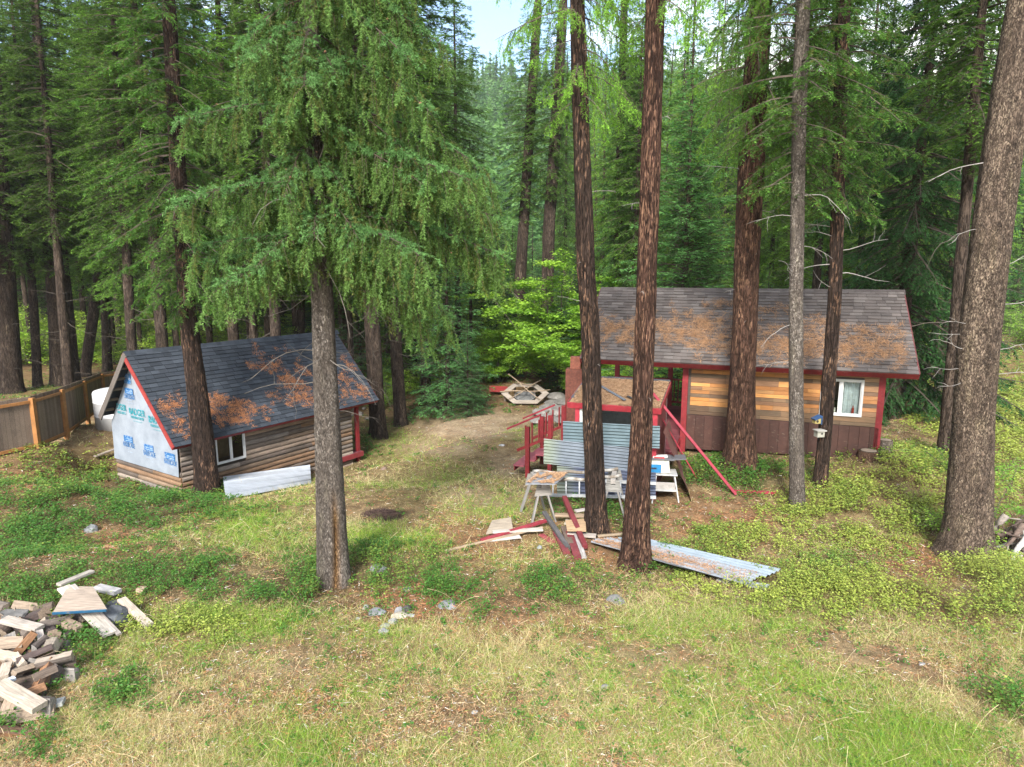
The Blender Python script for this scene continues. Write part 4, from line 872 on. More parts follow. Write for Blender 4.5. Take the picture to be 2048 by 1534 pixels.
rib_sheet('corrugated_sheet', 'long corrugated sheet with pale green left end leaning across the lean-to front', 'corrugated sheet', [FP(1088,877,.18), FP(1262,896,.18), FP(1260,946,.3), FP(1087,927,.3)], 8, .012, M_METAL, (.16, .185, .215), 130, 30, seed=2, colfn=streak, group='corrugated sheets leaning on the lean-to')
rib_sheet('corrugated_sheet', 'lowest corrugated sheet standing on the ground behind the ladder', 'corrugated sheet', [FP(1114,932,.32), FP(1312,945,.32), FP(1311,992,.45), FP(1114,987,.45)], 8, .012, M_METAL, (.085, .10, .15), 130, 30, seed=3, colfn=streak, group='corrugated sheets leaning on the lean-to')
rib_sheet('rusty_sheet', 'dark red brown panel leaning against the right end of the lean-to', 'panel', [LR(-.24, -3.3, 1.35), LR(-.24, -2.2, 1.4), LR(.25, -2.5, -.1), LR(.55, -3.7, -.25)], 3, .01, M_RUST, (.13, .055, .045), 60, 10, seed=4)
def ladder():
    A = FP(1093, 957, .6); B = FP(1312, 967, .6); Cc = G(1095, 990) ; D = FP(1312, 995, .75); Cc = FP(1093, 990, .75)
    t = thing('aluminium_ladder', 'aluminium ladder lying on its side behind the sawhorses', 'ladder', tuple(Cc)); z = Vector(Cc)
    for a, b in ((A, B), (Cc, D)):
        o = board('rail', None, None, a, b, .022, .07, (.42, .43, .44), (0, 0, 1), M_PAINT); o.matrix_world = Matrix.Translation(-z) @ o.matrix_world; o.parent = t
    for k in range(8):
        f = (k + .5) / 8; a = A + (B - A) * f; b = Cc + (D - Cc) * f; o = board('rung', None, None, a, b, .03, .03, (.42, .43, .44), (1, 0, 0), M_PAINT); o.matrix_world = Matrix.Translation(-z) @ o.matrix_world; o.parent = t
ladder()
# ---------------------------------------------------------------- trees placed one by one
def dep(p): return p[1] * CT - (p[2] - CAMZ) * ST
def fg_tree(name, label, pts, bark, H, crownp=None, proto_c=None, segs=40, ring=.05, amp=.02, furrow=7, vs=1.2, flare=.5, groove=None, seed=1, group=None, cat='tree', dead=None, base=None, taper=.25):
    b = G(pts[0][0], pts[0][1]) if base is None else base
    c = [b - [0, 0, .12]]; r = [pts[0][2] / 2 * dep(b) / FOC]
    for px, py, w_ in pts[1:]:
        q = P(px, py, b[1]); c.append(q); r.append(w_ / 2 * dep(q) / FOC)
    c, r = np.array(c), np.array(r); d = nrm(c[-1] - c[-3] if len(c) > 3 else c[-1] - c[0]); z1 = b[2] + H
    if z1 > c[-1][2] + .5:
        n_ = 6
        for k in range(1, n_ + 1):
            f = k / n_; q = c[len(pts) - 1] + d * (z1 - c[len(pts) - 1][2]) / d[2] * f; c = np.vstack([c, q]); r = np.append(r, r[len(pts) - 1] * (1 - (1 - taper) * f))
    loc = c - b
    t = thing(name, label, cat, tuple(b), 0, group)
    trunk_geo(loc, r, segs, ring, amp, furrow, vs, seed, groove, flare).obj('trunk', bark, t, True)
    cx = lambda z: np.stack([np.interp(z, loc[:, 2], loc[:, 0]), np.interp(z, loc[:, 2], loc[:, 1])], -1)
    rz = lambda z: np.interp(z, loc[:, 2], r)
    if crownp:
        g, rs = crown(cx=cx, seed=seed + 50, **crownp); o = g.obj('crown', [M_NEEDLE, M_TWIG], t)
    if proto_c:
        pr, s, zc = proto_c; o = bpy.data.objects.new('crown', pr['crown']); C.objects.link(o); o.parent = t; q = cx(np.array([zc + 6]))[0]; o.location = (q[0], q[1], zc); o.scale = (s, s, s)
        o.rotation_euler = (0, 0, seed * 1.3)
    if dead:
        rs = np.random.RandomState(seed + 7)
        for z, az, l_, bend in dead:
            g = Geo(); q = cx(np.array([z]))[0]; rr = float(rz(z)); dd = np.array([math.cos(az), math.sin(az), .12]); o = np.array([q[0], q[1], z]) + dd * rr * .8
            bp = grow(o[None], dd[None], l_, bend, 8, 0, rs, .13); tubes(g, bp, .010 * np.linspace(1, .3, 8)[None] * min(1.2, l_), 5, (.27, .25, .23))
            for k in range(rs.randint(1, 4)):
                o2, T2 = along(bp, np.array([rs.uniform(.3, .85)]), np.array([0])); tubes(g, grow(o2, nrm(T2 + rs.normal(0, .5, (1, 3))), l_ * .4, .3, 6, 0, rs, .15), .004 * np.linspace(1, .3, 6)[None], 4, (.27, .25, .23))
            g.obj('dead_branch', M_TWIG, t)
    return t, cx, rz, b
SPR = dict(tw=16, s0=.06, ang=.85, tl=.66, td=3.0, taper=.25, lref=1.5, nd=150, nl=.044, nw=.0125, sub=7, sl=.22, spr=1.0, ca=(.045, .080, .016), cb=(.125, .225, .055), cc=(.10, .12, .03), ccf=.15, wcol=(.07, .052, .038), wood=.008, fw=.7)
def spruce_front():
    pts = [(668,1165,62),(664,1080,59),(657,900,52),(651,760,46),(645,600,42),(636,430,38),(628,300,34),(622,100,30),(618,-100,27)]
    t, cx, rz, b = fg_tree('drooping_spruce_tree', 'big drooping spruce whose grey trunk has a mossy seam near its foot', pts, B_GREY, 15, segs=64, ring=.03, amp=.008, furrow=16, vs=5, flare=.22, groove=(-1.25, .07, .13, 1.9), seed=2)
    rs = np.random.RandomState(77); g = Geo(); O = []; D = []; Ln = []; DR = []
    def add(z, az, l_, e=-.1, dr=.7): O.append([*cx(np.array([z]))[0], z]); D.append([math.cos(az) * math.cos(e), math.sin(az) * math.cos(e), math.sin(e)]); Ln.append(l_); DR.append(dr)
    # azimuth: 0 = picture right, -pi/2 = towards the camera
    for k in range(85):
        z = 5.9 + 8.5 * (k + rs.uniform()) / 85; az = k * 2.39996 + rs.normal(0, .3); rt = math.cos(az)
        l_ = (1.65 + 1.05 * max(rt, 0) - .15 * max(-rt, 0) - .25 * max(-math.sin(az), 0)) * rs.uniform(.7, 1.15) * np.clip((16.5 - z) / 8, .3, 1)
        if z < 7.0: l_ *= .8
        add(z, az, l_ * .92, rs.normal(.05, .15), rs.uniform(.7, 1.6))
    for z, az, l_, e, dr in ((6.1, -.35, 3.1, .0, .5), (6.3, .05, 2.9, .05, .5), (6.0, -.7, 2.6, -.0, .5), (6.5, -.15, 3.1, .1, .45), (6.9, -.5, 3.0, .1, .6), (7.3, .1, 3.0, .1, .6),
                             (5.8, -2.4, 1.8, .1, .5), (5.7, -2.7, 1.7, .05, .55), (5.6, -2.1, 1.9, .05, .6), (6.2, 3.1, 1.5, .1, .6), (5.9, -1.9, 1.6, .1, .6), (6.6, -2.3, 2.1, .1, .7), (7.6, -.3, 3.0, .1, .7), (8.3, -.6, 2.5, .1, .7), (7.7, -2.6, 1.9, .1, .7), (5.6, -2.75, 1.6, -.1, .5), (5.4, -.2, 1.9, -.1, .4), (5.6, .15, 2.3, -.1, .5), (5.7, -.55, 2.2, -.05, .5)):
        add(z, az, l_, e, dr)
    for k in range(34): add(6.0 + k * .22 + rs.uniform(0, .2), -math.pi / 2 + rs.normal(0, .75), rs.uniform(.75, 1.5), rs.normal(.1, .15), rs.uniform(.9, 1.7))
    Ln = np.array(Ln); bp = grow(np.array(O), np.array(D), Ln, np.array(DR), 7, .6, rs, .05)
    foliage(g, bp, Ln, SPR, rs)
    foliage(g, bp + [0, 0, .01], Ln, upd(SPR, tw=20, tl=.28, td=.5, ang=1.0, lift=.25, sub=2, sl=.10, ca=(.055, .125, .035), cb=(.115, .235, .070), ccf=.05, wood=.0001, s0=.15), rs)
    # bud cones
    m = 110; idx = rs.randint(len(Ln), size=m); o, T = along(bp, rs.uniform(.4, 1, m), idx); o = o + rs.normal(0, .18, (m, 3)) * [1, 1, .8] - [0, 0, .12]
    tris(g, np.repeat(o, 5, 0), nrm(rs.normal(0, 1, (m * 5, 3)) + [0, 0, -1.2]), rs.normal(0, 1, (m * 5, 3)), .03, .016, (.26, .14, .085))
    dead_twigs(g, rs, 40, 3.0, 7.5, .16, (.4, 1.5), cx=cx, col=(.16, .14, .12), r0=.007, mt=1)
    g.obj('crown', [M_NEEDLE, M_TWIG], t)
spruce_front()
FIRN = dict(tw=17, s0=.15, ang=.95, tl=.5, td=.7, nd=52, nl=.072, nw=.022, flat=1, ca=(.045, .11, .020), cb=(.15, .33, .055), wcol=(.09, .07, .055), cc=(.13, .15, .035), ccf=.12, sub=2, sl=.2, lref=1.2)
LARN = dict(tw=20, s0=.1, ang=.9, tl=.6, td=2.6, nd=60, nl=.05, nw=.013, sub=2, sl=.2, ca=(.10, .22, .022), cb=(.22, .44, .05), wcol=(.10, .08, .06), lref=1.2)
fg_tree('fir_tree', 'dark leaning fir close in front of the log cabin corner', [(415,985,46),(408,900,42),(392,760,36),(376,640,32),(362,430,29),(350,250,27),(340,50,25)], B_DARK, 19,
        dict(H=18, cb=5.6, R=3.0, prof=tall, nb=150, p=upd(FIRN, nl=.09, nw=.024), el=(-.25, .3), droop=.7), segs=40, amp=.018, seed=3, flare=.35)
fg_tree('pine_tree', 'dark slim trunk with orange scrapes standing beside the sawhorse', [(1193,1062,46),(1192,1000,39),(1186,850,37),(1180,640,35),(1172,540,34),(1166,380,33),(1160,200,31),(1154,0,28)], B_DARK, 19,
        dict(H=18.5, cb=8.1, R=2.3, prof=tall, nb=110, p=LARN, el=(-.1, .3), droop=.9), segs=56, ring=.03, amp=.018, furrow=9, seed=4, flare=.45, dead=[(2.3, -1.9, .18, .1), (3.4, -.9, .14, .1), (4.6, 3.3, .55, -.1), (5.3, -2.2, .16, .1), (6.6, .1, .5, .2)])
fg_tree('pine_tree', 'red brown scraped trunk rising beside the flat roofing sheets', [(1272,1132,58),(1273,1060,50),(1281,900,42),(1287,740,38),(1291,600,37),(1297,450,37),(1303,250,36),(1311,0,36)], B_RED, 19,
        dict(H=18.5, cb=9.0, R=2.0, prof=tall, nb=70, p=LARN, el=(-.1, .3), droop=.9), segs=56, ring=.03, amp=.02, furrow=9, seed=5, flare=.5, dead=[(3.1, -1.2, .14, .1), (4.9, -2.0, .15, .1), (6.3, 3.2, .4, .2), (7.6, -.3, .3, .1)])
fg_tree('pine_tree', 'thick orange barked pine close against the plank cabin wall', [(1480,938,66),(1481,880,56),(1484,780,49),(1489,650,46),(1494,500,47),(1501,350,49),(1510,180,46),(1521,0,42)], B_PINE, 20,
        dict(H=19.5, cb=7.8, R=2.7, prof=tall, nb=130, p=LARN, el=(-.1, .3), droop=1.0), segs=56, ring=.04, amp=.02, furrow=7, seed=6, flare=.5, dead=[(3.6, -1.9, .18, .1), (5.2, -1.1, .16, .1), (6.2, .1, .8, .3), (7.1, 3.2, .9, .2), (4.4, 3.3, .3, .1)])
DB = lambda lst: lst
fg_tree('fir_tree', 'straight slim grey trunk between the thick pine and the birdhouse tree', [(1595,1015,31),(1594,960,28),(1592,800,27),(1592,600,26),(1595,400,26),(1599,200,27),(1606,0,27)], B_GREY, 17,
        dict(H=16.5, cb=6.5, R=2.2, prof=tall, nb=125, p=FIRN, el=(-.15, .4), droop=.7), segs=40, ring=.04, amp=.008, furrow=14, vs=4, seed=7, flare=.12, dead=[(6.2, 3.3, .9, .5), (5.6, .2, .7, .6), (4.0, 3.2, .8, .9), (3.2, 2.9, .7, 1.0), (5.1, -2.6, .9, .3), (6.6, -.5, 1.1, .2)])
bt = fg_tree('fir_tree', 'slim dark leaning trunk carrying two small birdhouses', [(1640,972,28),(1643,940,26),(1651,850,25),(1662,700,25),(1669,600,25),(1674,450,25),(1679,250,25),(1687,0,26)], B_DARK, 17,
        dict(H=16.5, cb=6.3, R=2.4, prof=tall, nb=130, p=upd(FIRN, ca=(.035, .085, .018)), el=(-.15, .4), droop=.7), segs=36, ring=.04, amp=.008, furrow=14, vs=4, seed=8, flare=.15, dead=[(4.9, .1, 1.2, .1), (5.1, 3.1, 1.1, .8), (5.7, 3.4, .9, .3), (5.9, 2.9, .8, .2), (4.6, -2.8, .6, -.4), (5.4, -.4, 1.0, .5)])
fg_tree('fir_tree', 'thick leaning grey trunk with bare dead twigs at the right edge', [(1932,1112,96),(1936,1040,80),(1941,950,76),(1947,830,70),(1956,700,70),(1967,600,70),(1985,450,69),(2005,300,67),(2027,150,65),(2051,0,61)], B_BIG, 17,
        dict(H=17, cb=10.5, R=2.4, prof=tall, nb=50, p=FIRN, el=(-.1, .3), droop=.7), segs=72, ring=.03, amp=.016, furrow=11, vs=3, seed=9, flare=.42,
        dead=[(5.9, 3.2, .7, .4), (4.3, 3.3, .55, -.1), (4.1, 3.0, .5, -.5), (3.85, 3.25, .8, -.2), (3.5, 3.1, .55, .1), (3.25, 3.35, .5, .5), (7.0, 3.15, 1.0, .3), (4.6, .1, .9, .2), (3.8, .2, .9, .1), (3.4, -.1, .8, .2), (5.3, 0, .8, -.2)])
# mid distance trunks told apart in the photograph
for q, (pts, lb, H, pc) in enumerate([
    ([(22,785,42),(15,650,38),(8,520,34),(4,420,30)], 'thick dark trunk at the left edge behind the fence', 24, (P_FIRA, 1.1, -2)),
    ([(117,770,30),(112,640,26),(98,480,22)], 'straight brown trunk behind the third fence post', 24, (P_FIRB, 1.1, 0)),
    ([(150,762,20),(135,600,18),(120,450,15)], 'slim dark trunk just beyond the middle of the fence', 22, (P_FIRA, .95, 0)),
    ([(168,752,20),(185,640,20),(196,560,18)], 'trunk leaning right behind the far end of the fence', 20, (P_FIRB, .9, 0)),
    ([(215,742,18),(210,600,16),(204,450,14)], 'slim brown trunk behind the fence corner', 22, (P_FIRB, 1.0, 0)),
    ([(75,775,17),(68,620,15),(55,470,14)], 'thin trunk between the edge tree and the fence posts', 22, (P_FIRA, .9, 0)),
    ([(760,875,30),(755,800,26),(750,690,25),(742,560,24)], 'stout brown trunk left of the paired trunks beyond the porch', 26, (P_FIRA, 1.1, 1)),
    ([(802,850,26),(796,760,24),(790,650,23),(783,540,22)], 'reddish trunk of a close pair beyond the porch', 26, (P_FIRA, 1.0, 2)),
    ([(1030,720,26),(1044,500,22),(1060,250,19),(1075,20,17)], 'tall leaning trunk rising into the open sky left of the maple', 24, (P_FIRB, .8, 5)),
    ([(1092,600,26),(1098,450,24),(1112,250,22),(1126,20,18)], 'tall crooked trunk rising behind the maple', 24, (P_FIRB, .8, 6)),
    ([(1233,640,20),(1238,400,18),(1244,200,16),(1248,20,14)], 'narrow drooping spruce seen between the two front trunks', 24, (P_SPRC, 1.0, -1)),
    ([(1890,915,30),(1893,860,26),(1902,760,24),(1915,600,22)], 'grey trunk half hidden behind the thick leaning one', 20, (P_FIRB, .9, 2)),
    ([(325,730,24),(318,600,22),(306,450,20),(295,330,18)], 'brown trunk behind the left half of the log cabin roof', 24, (P_FIRA, 1.0, 1)),
    ([(262,740,20),(258,600,18),(250,450,16)], 'slim trunk behind the log cabin gable', 22, (P_FIRB, 1.0, 1)),
    ([(470,740,22),(462,600,20),(455,400,18)], 'dark trunk behind the middle of the log cabin roof', 24, (P_FIRA, 1.0, 1)),
    ([(540,730,20),(536,600,18),(530,400,16)], 'thin dark trunk behind the log cabin roof beside the big spruce', 24, (P_FIRB, 1.0, 1))]):
    bs_ = None
    if pts[0][1] < 760: Y_ = {1030: 43, 1092: 42, 1233: 38, 325: 29, 262: 30, 470: 31, 540: 33}.get(pts[0][0]); bs_ = None if Y_ is None else np.array([P(pts[0][0], pts[0][1], Y_)[0], Y_, gz(P(pts[0][0], pts[0][1], Y_)[0], Y_)])
    fg_tree('conifer_tree', lb, pts, B_FAR, H, None, pc, segs=18, ring=.2, amp=.012, furrow=6, seed=20 + q, flare=.3, base=bs_, group=None)
g, rs_ = crown(23, .8, 4.5, lambda t: np.clip(1 - t, .05, 1) ** .75, 380, upd(FIR, ca=(.022, .07, .020), cb=(.06, .16, .04), td=1.3, nl=.12, nw=.040, nd=40, tw=15, tl=.85), 61, el=(-.35, .2), droop=.35, up=1.3)
P_DARK = dict(crown=g.mesh('crown', [M_NEEDLE, M_TWIG]), trunk=trunk_geo(np.stack([np.zeros(12), np.zeros(12), np.linspace(0, 22, 12)], -1), .26 * np.linspace(1, .1, 12), 14, .3, .01, 6, 1, 3).mesh('trunk', B_FAR, True), kind='dark spruce')
def at(px, Y): x = P(px, 700, Y)[0]; return x, Y
x, y = at(1800, 23.5); place(P_DARK, x, y, 'big dark spruce with sweeping tiers of boughs behind the right end of the plank cabin', None, 1.0, 1.0)
g, rs_ = crown(9, .3, 2.5, cone, 300, upd(FIR, ca=(.07, .20, .05), cb=(.20, .44, .12), tl=.5, nl=.10, nw=.032, nd=38, lref=1.1), 66, el=(.05, .7), droop=.4)
P_BRI = dict(P_YNGB); P_BRI['crown'] = g.mesh('crown', [M_NEEDLE, M_TWIG])
x, y = at(1362, 27.0); place(P_BRI, x, y, 'bright green bushy conical fir just behind the plank cabin roof', None, 1.5, .3, hs=1.0)
x, y = at(895, 33); place(P_YNGA, x, y, 'dense blue green young spruce beyond the path, widest of its clump', None, 1.45, .6)
x, y = at(935, 30.5); place(P_YNGA, x, y, 'small young spruce in front of the dense one beside the path', None, .62, 2.6)
x, y = at(1122, 36.6); place(P_YNGA, x, y, 'small dark young spruce standing right behind the hexagonal frame', None, .85, 1.6)
x, y = at(1010, 42); place(P_YNGA, x, y, 'young spruce standing behind the yellow green maples', None, 1.0, 3.6)
x, y = at(720, 36); place(P_YNGA, x, y, 'young spruce behind the porch end of the log cabin', None, 1.1, 5)
x, y = at(830, 40); place(P_YNGB, x, y, 'young fir between the paired trunks and the dense spruce', None, 1.2, 4)
for px_, Y_, pr_, s_, lb_ in ((1345, 52, P_LARC, 1.15, 'pale larch rising behind the bright conical fir'), (1405, 58, P_FIRB, 1.3, 'tall fir beyond the larch behind the plank cabin'), (1440, 47, P_SPRC, 1.1, 'narrow spruce just left of the thick orange pine'), (1560, 50, P_LARC, 1.2, 'pale larch seen between the thick pine and the slim grey trunk'),
    (1640, 56, P_FIRB, 1.3, 'tall fir behind the birdhouse trunk'), (1200, 55, P_LARC, 1.1, 'pale larch seen between the two front trunks'), (1265, 60, P_FIRB, 1.2, 'fir rising just left of the red brown front trunk'), (1740, 60, P_LARC, 1.25, 'pale larch left of the big dark spruce')):
    x, y = at(px_, Y_); place(pr_, x, y, lb_, None, s_, px_ * .7)
# broadleaf shrubs
def shrub_mesh(seed, H, R, nb, leaves, ls, ca, cb, name='foliage', asym=0):
    rs = np.random.RandomState(seed); g = Geo(); w_ = Geo(); az = rs.uniform(0, 6.28, nb); e = rs.uniform(.8, 1.5, nb)
    d = np.stack([np.cos(az) * np.cos(e), np.sin(az) * np.cos(e), np.sin(e)], -1); l_ = H * rs.uniform(.55, 1.05, nb) * (1 - .35 * np.cos(e))
    bp = grow(rs.normal(0, .1, (nb, 3)) * [1, 1, 0], d, l_, rs.uniform(.2, .9, nb), 8, 0, rs, .08); tubes(w_, bp, l_[:, None] * .008 * np.linspace(1, .3, 8), 5, (.13, .11, .09))
    j = np.repeat(np.arange(nb), 12); o, T = along(bp, rs.uniform(.25, 1, len(j)), j); hz = rs.normal(0, 1, (len(j), 3)) * [1, 1, .35]; d2 = nrm(nrm(hz) + T * .4); l2 = R * rs.uniform(.25, .6, len(j))
    tp = grow(o, d2, l2, .35, 5, 0, rs, .1); tubes(w_, tp, np.repeat((l2 * .006)[:, None], 5, 1), 3, (.13, .11, .09))
    m = leaves; j = rs.randint(len(tp), size=m); o, T = along(tp, rs.uniform(.15, 1, m), j); o = o + rs.normal(0, 1, (m, 3)) * [.16, .16, .035] * R * .45
    tone = rs.uniform(0, 1, len(tp))[j] * .8 + rs.uniform(0, .3, m)
    tris(g, o, nrm(rnd_dir(rs, m, -.45, .25)), nrm(rs.normal(0, .35, (m, 3)) + [0, 0, 1.]), ls * rs.uniform(.6, 1.2, m), ls * .75 * rs.uniform(.7, 1.1, m), lerp(ca, cb, tone) * rs.uniform(.8, 1.2, (m, 1)), rhomb=True)
    return g.mesh(name, M_LEAF), w_.mesh('stem', M_TWIG, True)
S_MAP = shrub_mesh(71, 6.6, 2.6, 14, 46000, .125, (.15, .34, .03), (.34, .54, .06))
S_LOW = shrub_mesh(72, 1.5, 1.0, 16, 3600, .055, (.10, .26, .03), (.30, .46, .06))
S_YEL = shrub_mesh(73, 2.4, 1.5, 14, 6000, .075, (.17, .34, .03), (.40, .56, .07))
S_SAP = shrub_mesh(74, 3.4, 1.3, 7, 2600, .06, (.10, .26, .03), (.24, .42, .06))
def shrub(S, x, y, label, s=1.0, rz=0.0, group=None, name='leafy_shrub', cat='shrub', z=None):
    t = thing(name, label, cat, (x, y, (gz(x, y) if z is None else z) - .03), rz, group); t.scale = (s,) * 3
    for nm, me in zip(('foliage', 'stem'), S):
        o = bpy.data.objects.new(nm, me); C.objects.link(o); o.parent = t
x, y = at(1108, 38.5); shrub(S_MAP, x, y, 'tall yellow green vine maple behind the dark young spruce', 1.6, 0, None, 'vine_maple', 'tree')
x, y = at(1000, 40); shrub(S_MAP, x, y, 'lower yellow green maple left of the tall one', .85, 2, None, 'vine_maple', 'tree')
x, y = at(1185, 35); shrub(S_MAP, x, y, 'yellow green maple showing beside the porch end of the plank cabin', .75, 4, None, 'vine_maple', 'tree')
x, y = at(2035, 12.2); shrub(S_SAP, x, y, 'leafy sapling hanging over the right side of the thick leaning trunk', .95, 1, None, 'leafy_sapling', 'sapling')
x, y = at(1975, 11.7); shrub(S_LOW, x, y, 'small leafy shoot growing on the right side of the thick leaning trunk', .8, 1, None, 'leafy_sapling', 'sapling')
def understory():
    rs = np.random.RandomState(91); k = 0; pts = []
    while k < 210:
        y = 24 + 55 * rs.uniform() ** 1.2; u = rs.uniform(-.95, .95) if k % 2 else rs.uniform(-.95, -.05); x = u * y; px, py = proj(x, y, gz(x, y))
        if (920 < px < 1160) and y < 44: continue
        if 560 < px < 920 and y < 33.5: continue
        if px < 240 and y < 46: continue
        if px > 1900 and y < 40: continue
        if not keepout(np.array([x]), np.array([y]))[0] or (px > 1150 and px < 1860 and y < 24.5): continue
        if any((x - a) ** 2 + (y - b) ** 2 < 1.2 for a, b in pts): continue
        S = S_LOW if rs.uniform() < .55 else S_YEL
        pts.append((x, y)); k += 1
        shrub(S, x, y, 'low leafy green shrub of the forest undergrowth' if S is S_LOW else 'taller yellow green shrub of the forest undergrowth', rs.uniform(.7, 1.4) * (1.7 if y > 42 else 1), rs.uniform(0, 6.28), 'low shrubs of the undergrowth' if S is S_LOW else 'taller shrubs of the undergrowth')
understory()
for px_, Y_, s_ in ((25, 49, 1.5), (80, 50, 1.7), (135, 49, 1.6), (185, 50, 1.8), (230, 49, 1.6), (300, 46, 1.8), (370, 48, 1.9), (450, 45, 1.7), (60, 52, 2.1), (160, 54, 2.2), (270, 54, 2.2), (400, 55, 2.2)):
    x, y = at(px_, Y_); shrub(S_YEL, x, y, 'taller yellow green shrub of the forest undergrowth', s_, px_ * .3, 'taller shrubs of the undergrowth')
# ---------------------------------------------------------------- things on the ground
def rel(o, t, b):
    o.matrix_world = Matrix.Translation(-Vector(b)) @ o.matrix_world; o.parent = t; return o
def fence():
    rs = np.random.RandomState(3); ht = 1.72
    pp = [(-60, 935, 19.6), (51, 888, 21), (113, 882, 23), (160, 842, 27.5), (198, 812, 32.5), (228, 803, 33.5), (262, 800, 34)]
    B = [];
    for px, py, Y in pp:
        q = P(px, 700, Y); B.append(np.array([q[0], Y, gz(q[0], Y)]))
    tops = [815, 798, 781, 764, 750, 746, 746]
    T = [P(px, tp - 2, Y)[2] for (px, py, Y), tp in zip(pp, tops)]
    t = thing('wooden_fence', 'weathered grey board fence with orange posts and rails behind the log cabin', 'fence', tuple(B[1])); b0 = B[1]
    OR = (.33, .15, .05)
    for k in range(len(B)):
        g = Geo(); g.box((-.07, -.07, -.2), (.07, .07, T[k] - B[k][2] - .0), None, OR, ch=.008); o = g.obj('post', M_PAINT, t); o.location = B[k] - b0
    for k in range(len(B) - 1):
        a, b = B[k], B[k + 1]; d = nrm((b - a) * [1, 1, 0]); n = np.array([-d[1], d[0], 0]); n = n if n @ a > 0 else -n; L_ = np.linalg.norm((b - a)[:2])
        for nm, za, zb in (('rail', T[k] - .12, T[k + 1] - .12), ('rail', T[k] - ht + .12, T[k + 1] - ht + .12)):
            A_ = np.array([*a[:2], za]); B_ = np.array([*b[:2], zb]); rel(board(nm, None, None, A_, B_, .05, .10, OR, (0, 0, 1), M_PAINT), t, b0)
        g = Geo(); x = .0
        while x < L_:
            f = x / L_; zt = T[k] + (T[k + 1] - T[k]) * f + .05 + rs.uniform(-.012, .012); w_ = .14; c = np.array([.22, .165, .125]) * rs.uniform(.65, 1.25)
            p = a + d * x + n * .05; M = frame((p[0], p[1], 0), d, n, (0, 0, 1)); g.box((.003, 0, zt - ht - .05), (w_ - .004, .018, zt), M, c, ch=.004); x += w_
        o = g.obj('board_panel', M_WOOD, t); o.location = -Vector(b0)
fence()
def lathe(prof, n=40):
    g = Geo(); th = np.arange(n) * 2 * np.pi / n; prof = np.array(prof); V = np.stack([prof[:, 0, None] * np.cos(th), prof[:, 0, None] * np.sin(th), prof[:, 1, None] + 0 * th], -1)
    i = np.arange(len(prof) * n).reshape(-1, n); j = np.roll(i, -1, 1); g.add(V.reshape(-1, 3), np.stack([i[:-1], j[:-1], j[1:], i[1:]], -1).reshape(-1, 4)); return g
def tank():
    x, y, _ = P(236, 800, 25.5); z = gz(x, y); t = thing('water_tank', 'white plastic water tank standing between the fence and the log cabin', 'water tank', (x, y, z))
    H = P(236, 785, 25.5)[2] - z + .15; g = lathe([(.0, -.2), (.85, -.2), (.86, H * .35), (.875, H * .36), (.86, H * .37), (.86, H * .7), (.875, H * .71), (.86, H * .72), (.86, H - .12), (.82, H - .04), (.68, H), (.0, H + .08)]); g.c[0] = g.c[0] * 0 + .5; g.obj('body', M_WHITE, t, True)
    g = lathe([(0, H + .18), (.2, H + .17), (.22, H + .03), (.22, H)], 24); g.c[0] = g.c[0] * 0 + .45; g.obj('lid', M_WHITE, t, True)
tank()
board('loose_board', 'grey board lying beside the rear corner of the log cabin', 'board', G(190, 921) + [0, 0, .15], G(236, 912) + [0, 0, .3], .14, .04, (.3, .25, .21))
# sawhorses
SH = [(1076, 1032), (1226, 1020)]; b1, b2 = G(*SH[0]), G(*SH[1])
def sawhorse(b, px_top, label, plate, rz):
    t = thing('sawhorse', label, 'sawhorse', tuple(b), rz, 'sawhorses'); H = P(px_top[0], px_top[1], b[1])[2] - b[2]; gr = (.24, .225, .21)
    g = Geo(); g.box((-.05, -.42, H - .09), (.05, .42, H), None, (.36, .33, .30), ch=.004); g.obj('top_beam', M_WOOD, t)
    for sx in (-1, 1):
        for sy in (-1, 1):
            A_ = np.array([sx * .04, sy * .30, H - .04]); B_ = np.array([sx * .27, sy * .42, -.03]); o = board('leg', None, None, A_, B_, .09, .035, gr, (1, 0, .3)); o.parent = t
    for sy in (-1, 1):
        g = Geo(); y = sy * .36; z = H - .02
        g.add([(-.13, y, z), (.13, y, z), (.19, y, z - .26), (-.19, y, z - .26), (-.13, y + .014 * sy, z), (.13, y + .014 * sy, z), (.19, y + .014 * sy, z - .26), (-.19, y + .014 * sy, z - .26)],
              [[0, 1, 2, 3], [7, 6, 5, 4], [0, 4, 5, 1], [1, 5, 6, 2], [2, 6, 7, 3], [3, 7, 4, 0]], plate); g.obj('gusset', M_WOOD, t)
    return H
H1 = sawhorse(b1, (1082, 955), 'grey weathered sawhorse carrying the square plywood piece', (.26, .24, .215), .25)
H2 = sawhorse(b2, (1226, 948), 'grey sawhorse with a cut plate end, nearer the white stand', (.28, .27, .25), -.2)
for dy, nm in ((.30, 'mottled white pole lying across both sawhorses, the farther one'), (-.22, 'mottled white pole lying across both sawhorses, the nearer one')):
    A_ = b1 + np.array([-.1, dy, H1 + .04]); B_ = b2 + np.array([.12, dy * .9, H2 + .04]); g = Geo(); n = 24; f = np.linspace(0, 1, n)[:, None]; pts = A_ + (B_ - A_) * f + np.array([0, 0, 1]) * (-.05 * np.sin(f * 3.1)) + np.array([0, .02, .012]) * np.sin(f * 19)
    col = np.where(vnoise(np.arange(n) * .9, dy * 7)[:, None] > .5, [.36, .34, .31], [.18, .15, .12]); tubes(g, pts - A_, np.full(n, .035)[None] if False else np.full(n, .035), 10, col, cap=True); o = g.obj('pole', M_TWIG, None, True); o.location = A_; tag(o, nm, 'pole')
pl = [P(1078, 944, b1[1] + .45), P(1136, 947, b1[1] + .45), P(1110, 968, b1[1] - .15), P(1051, 967, b1[1] - .15)]
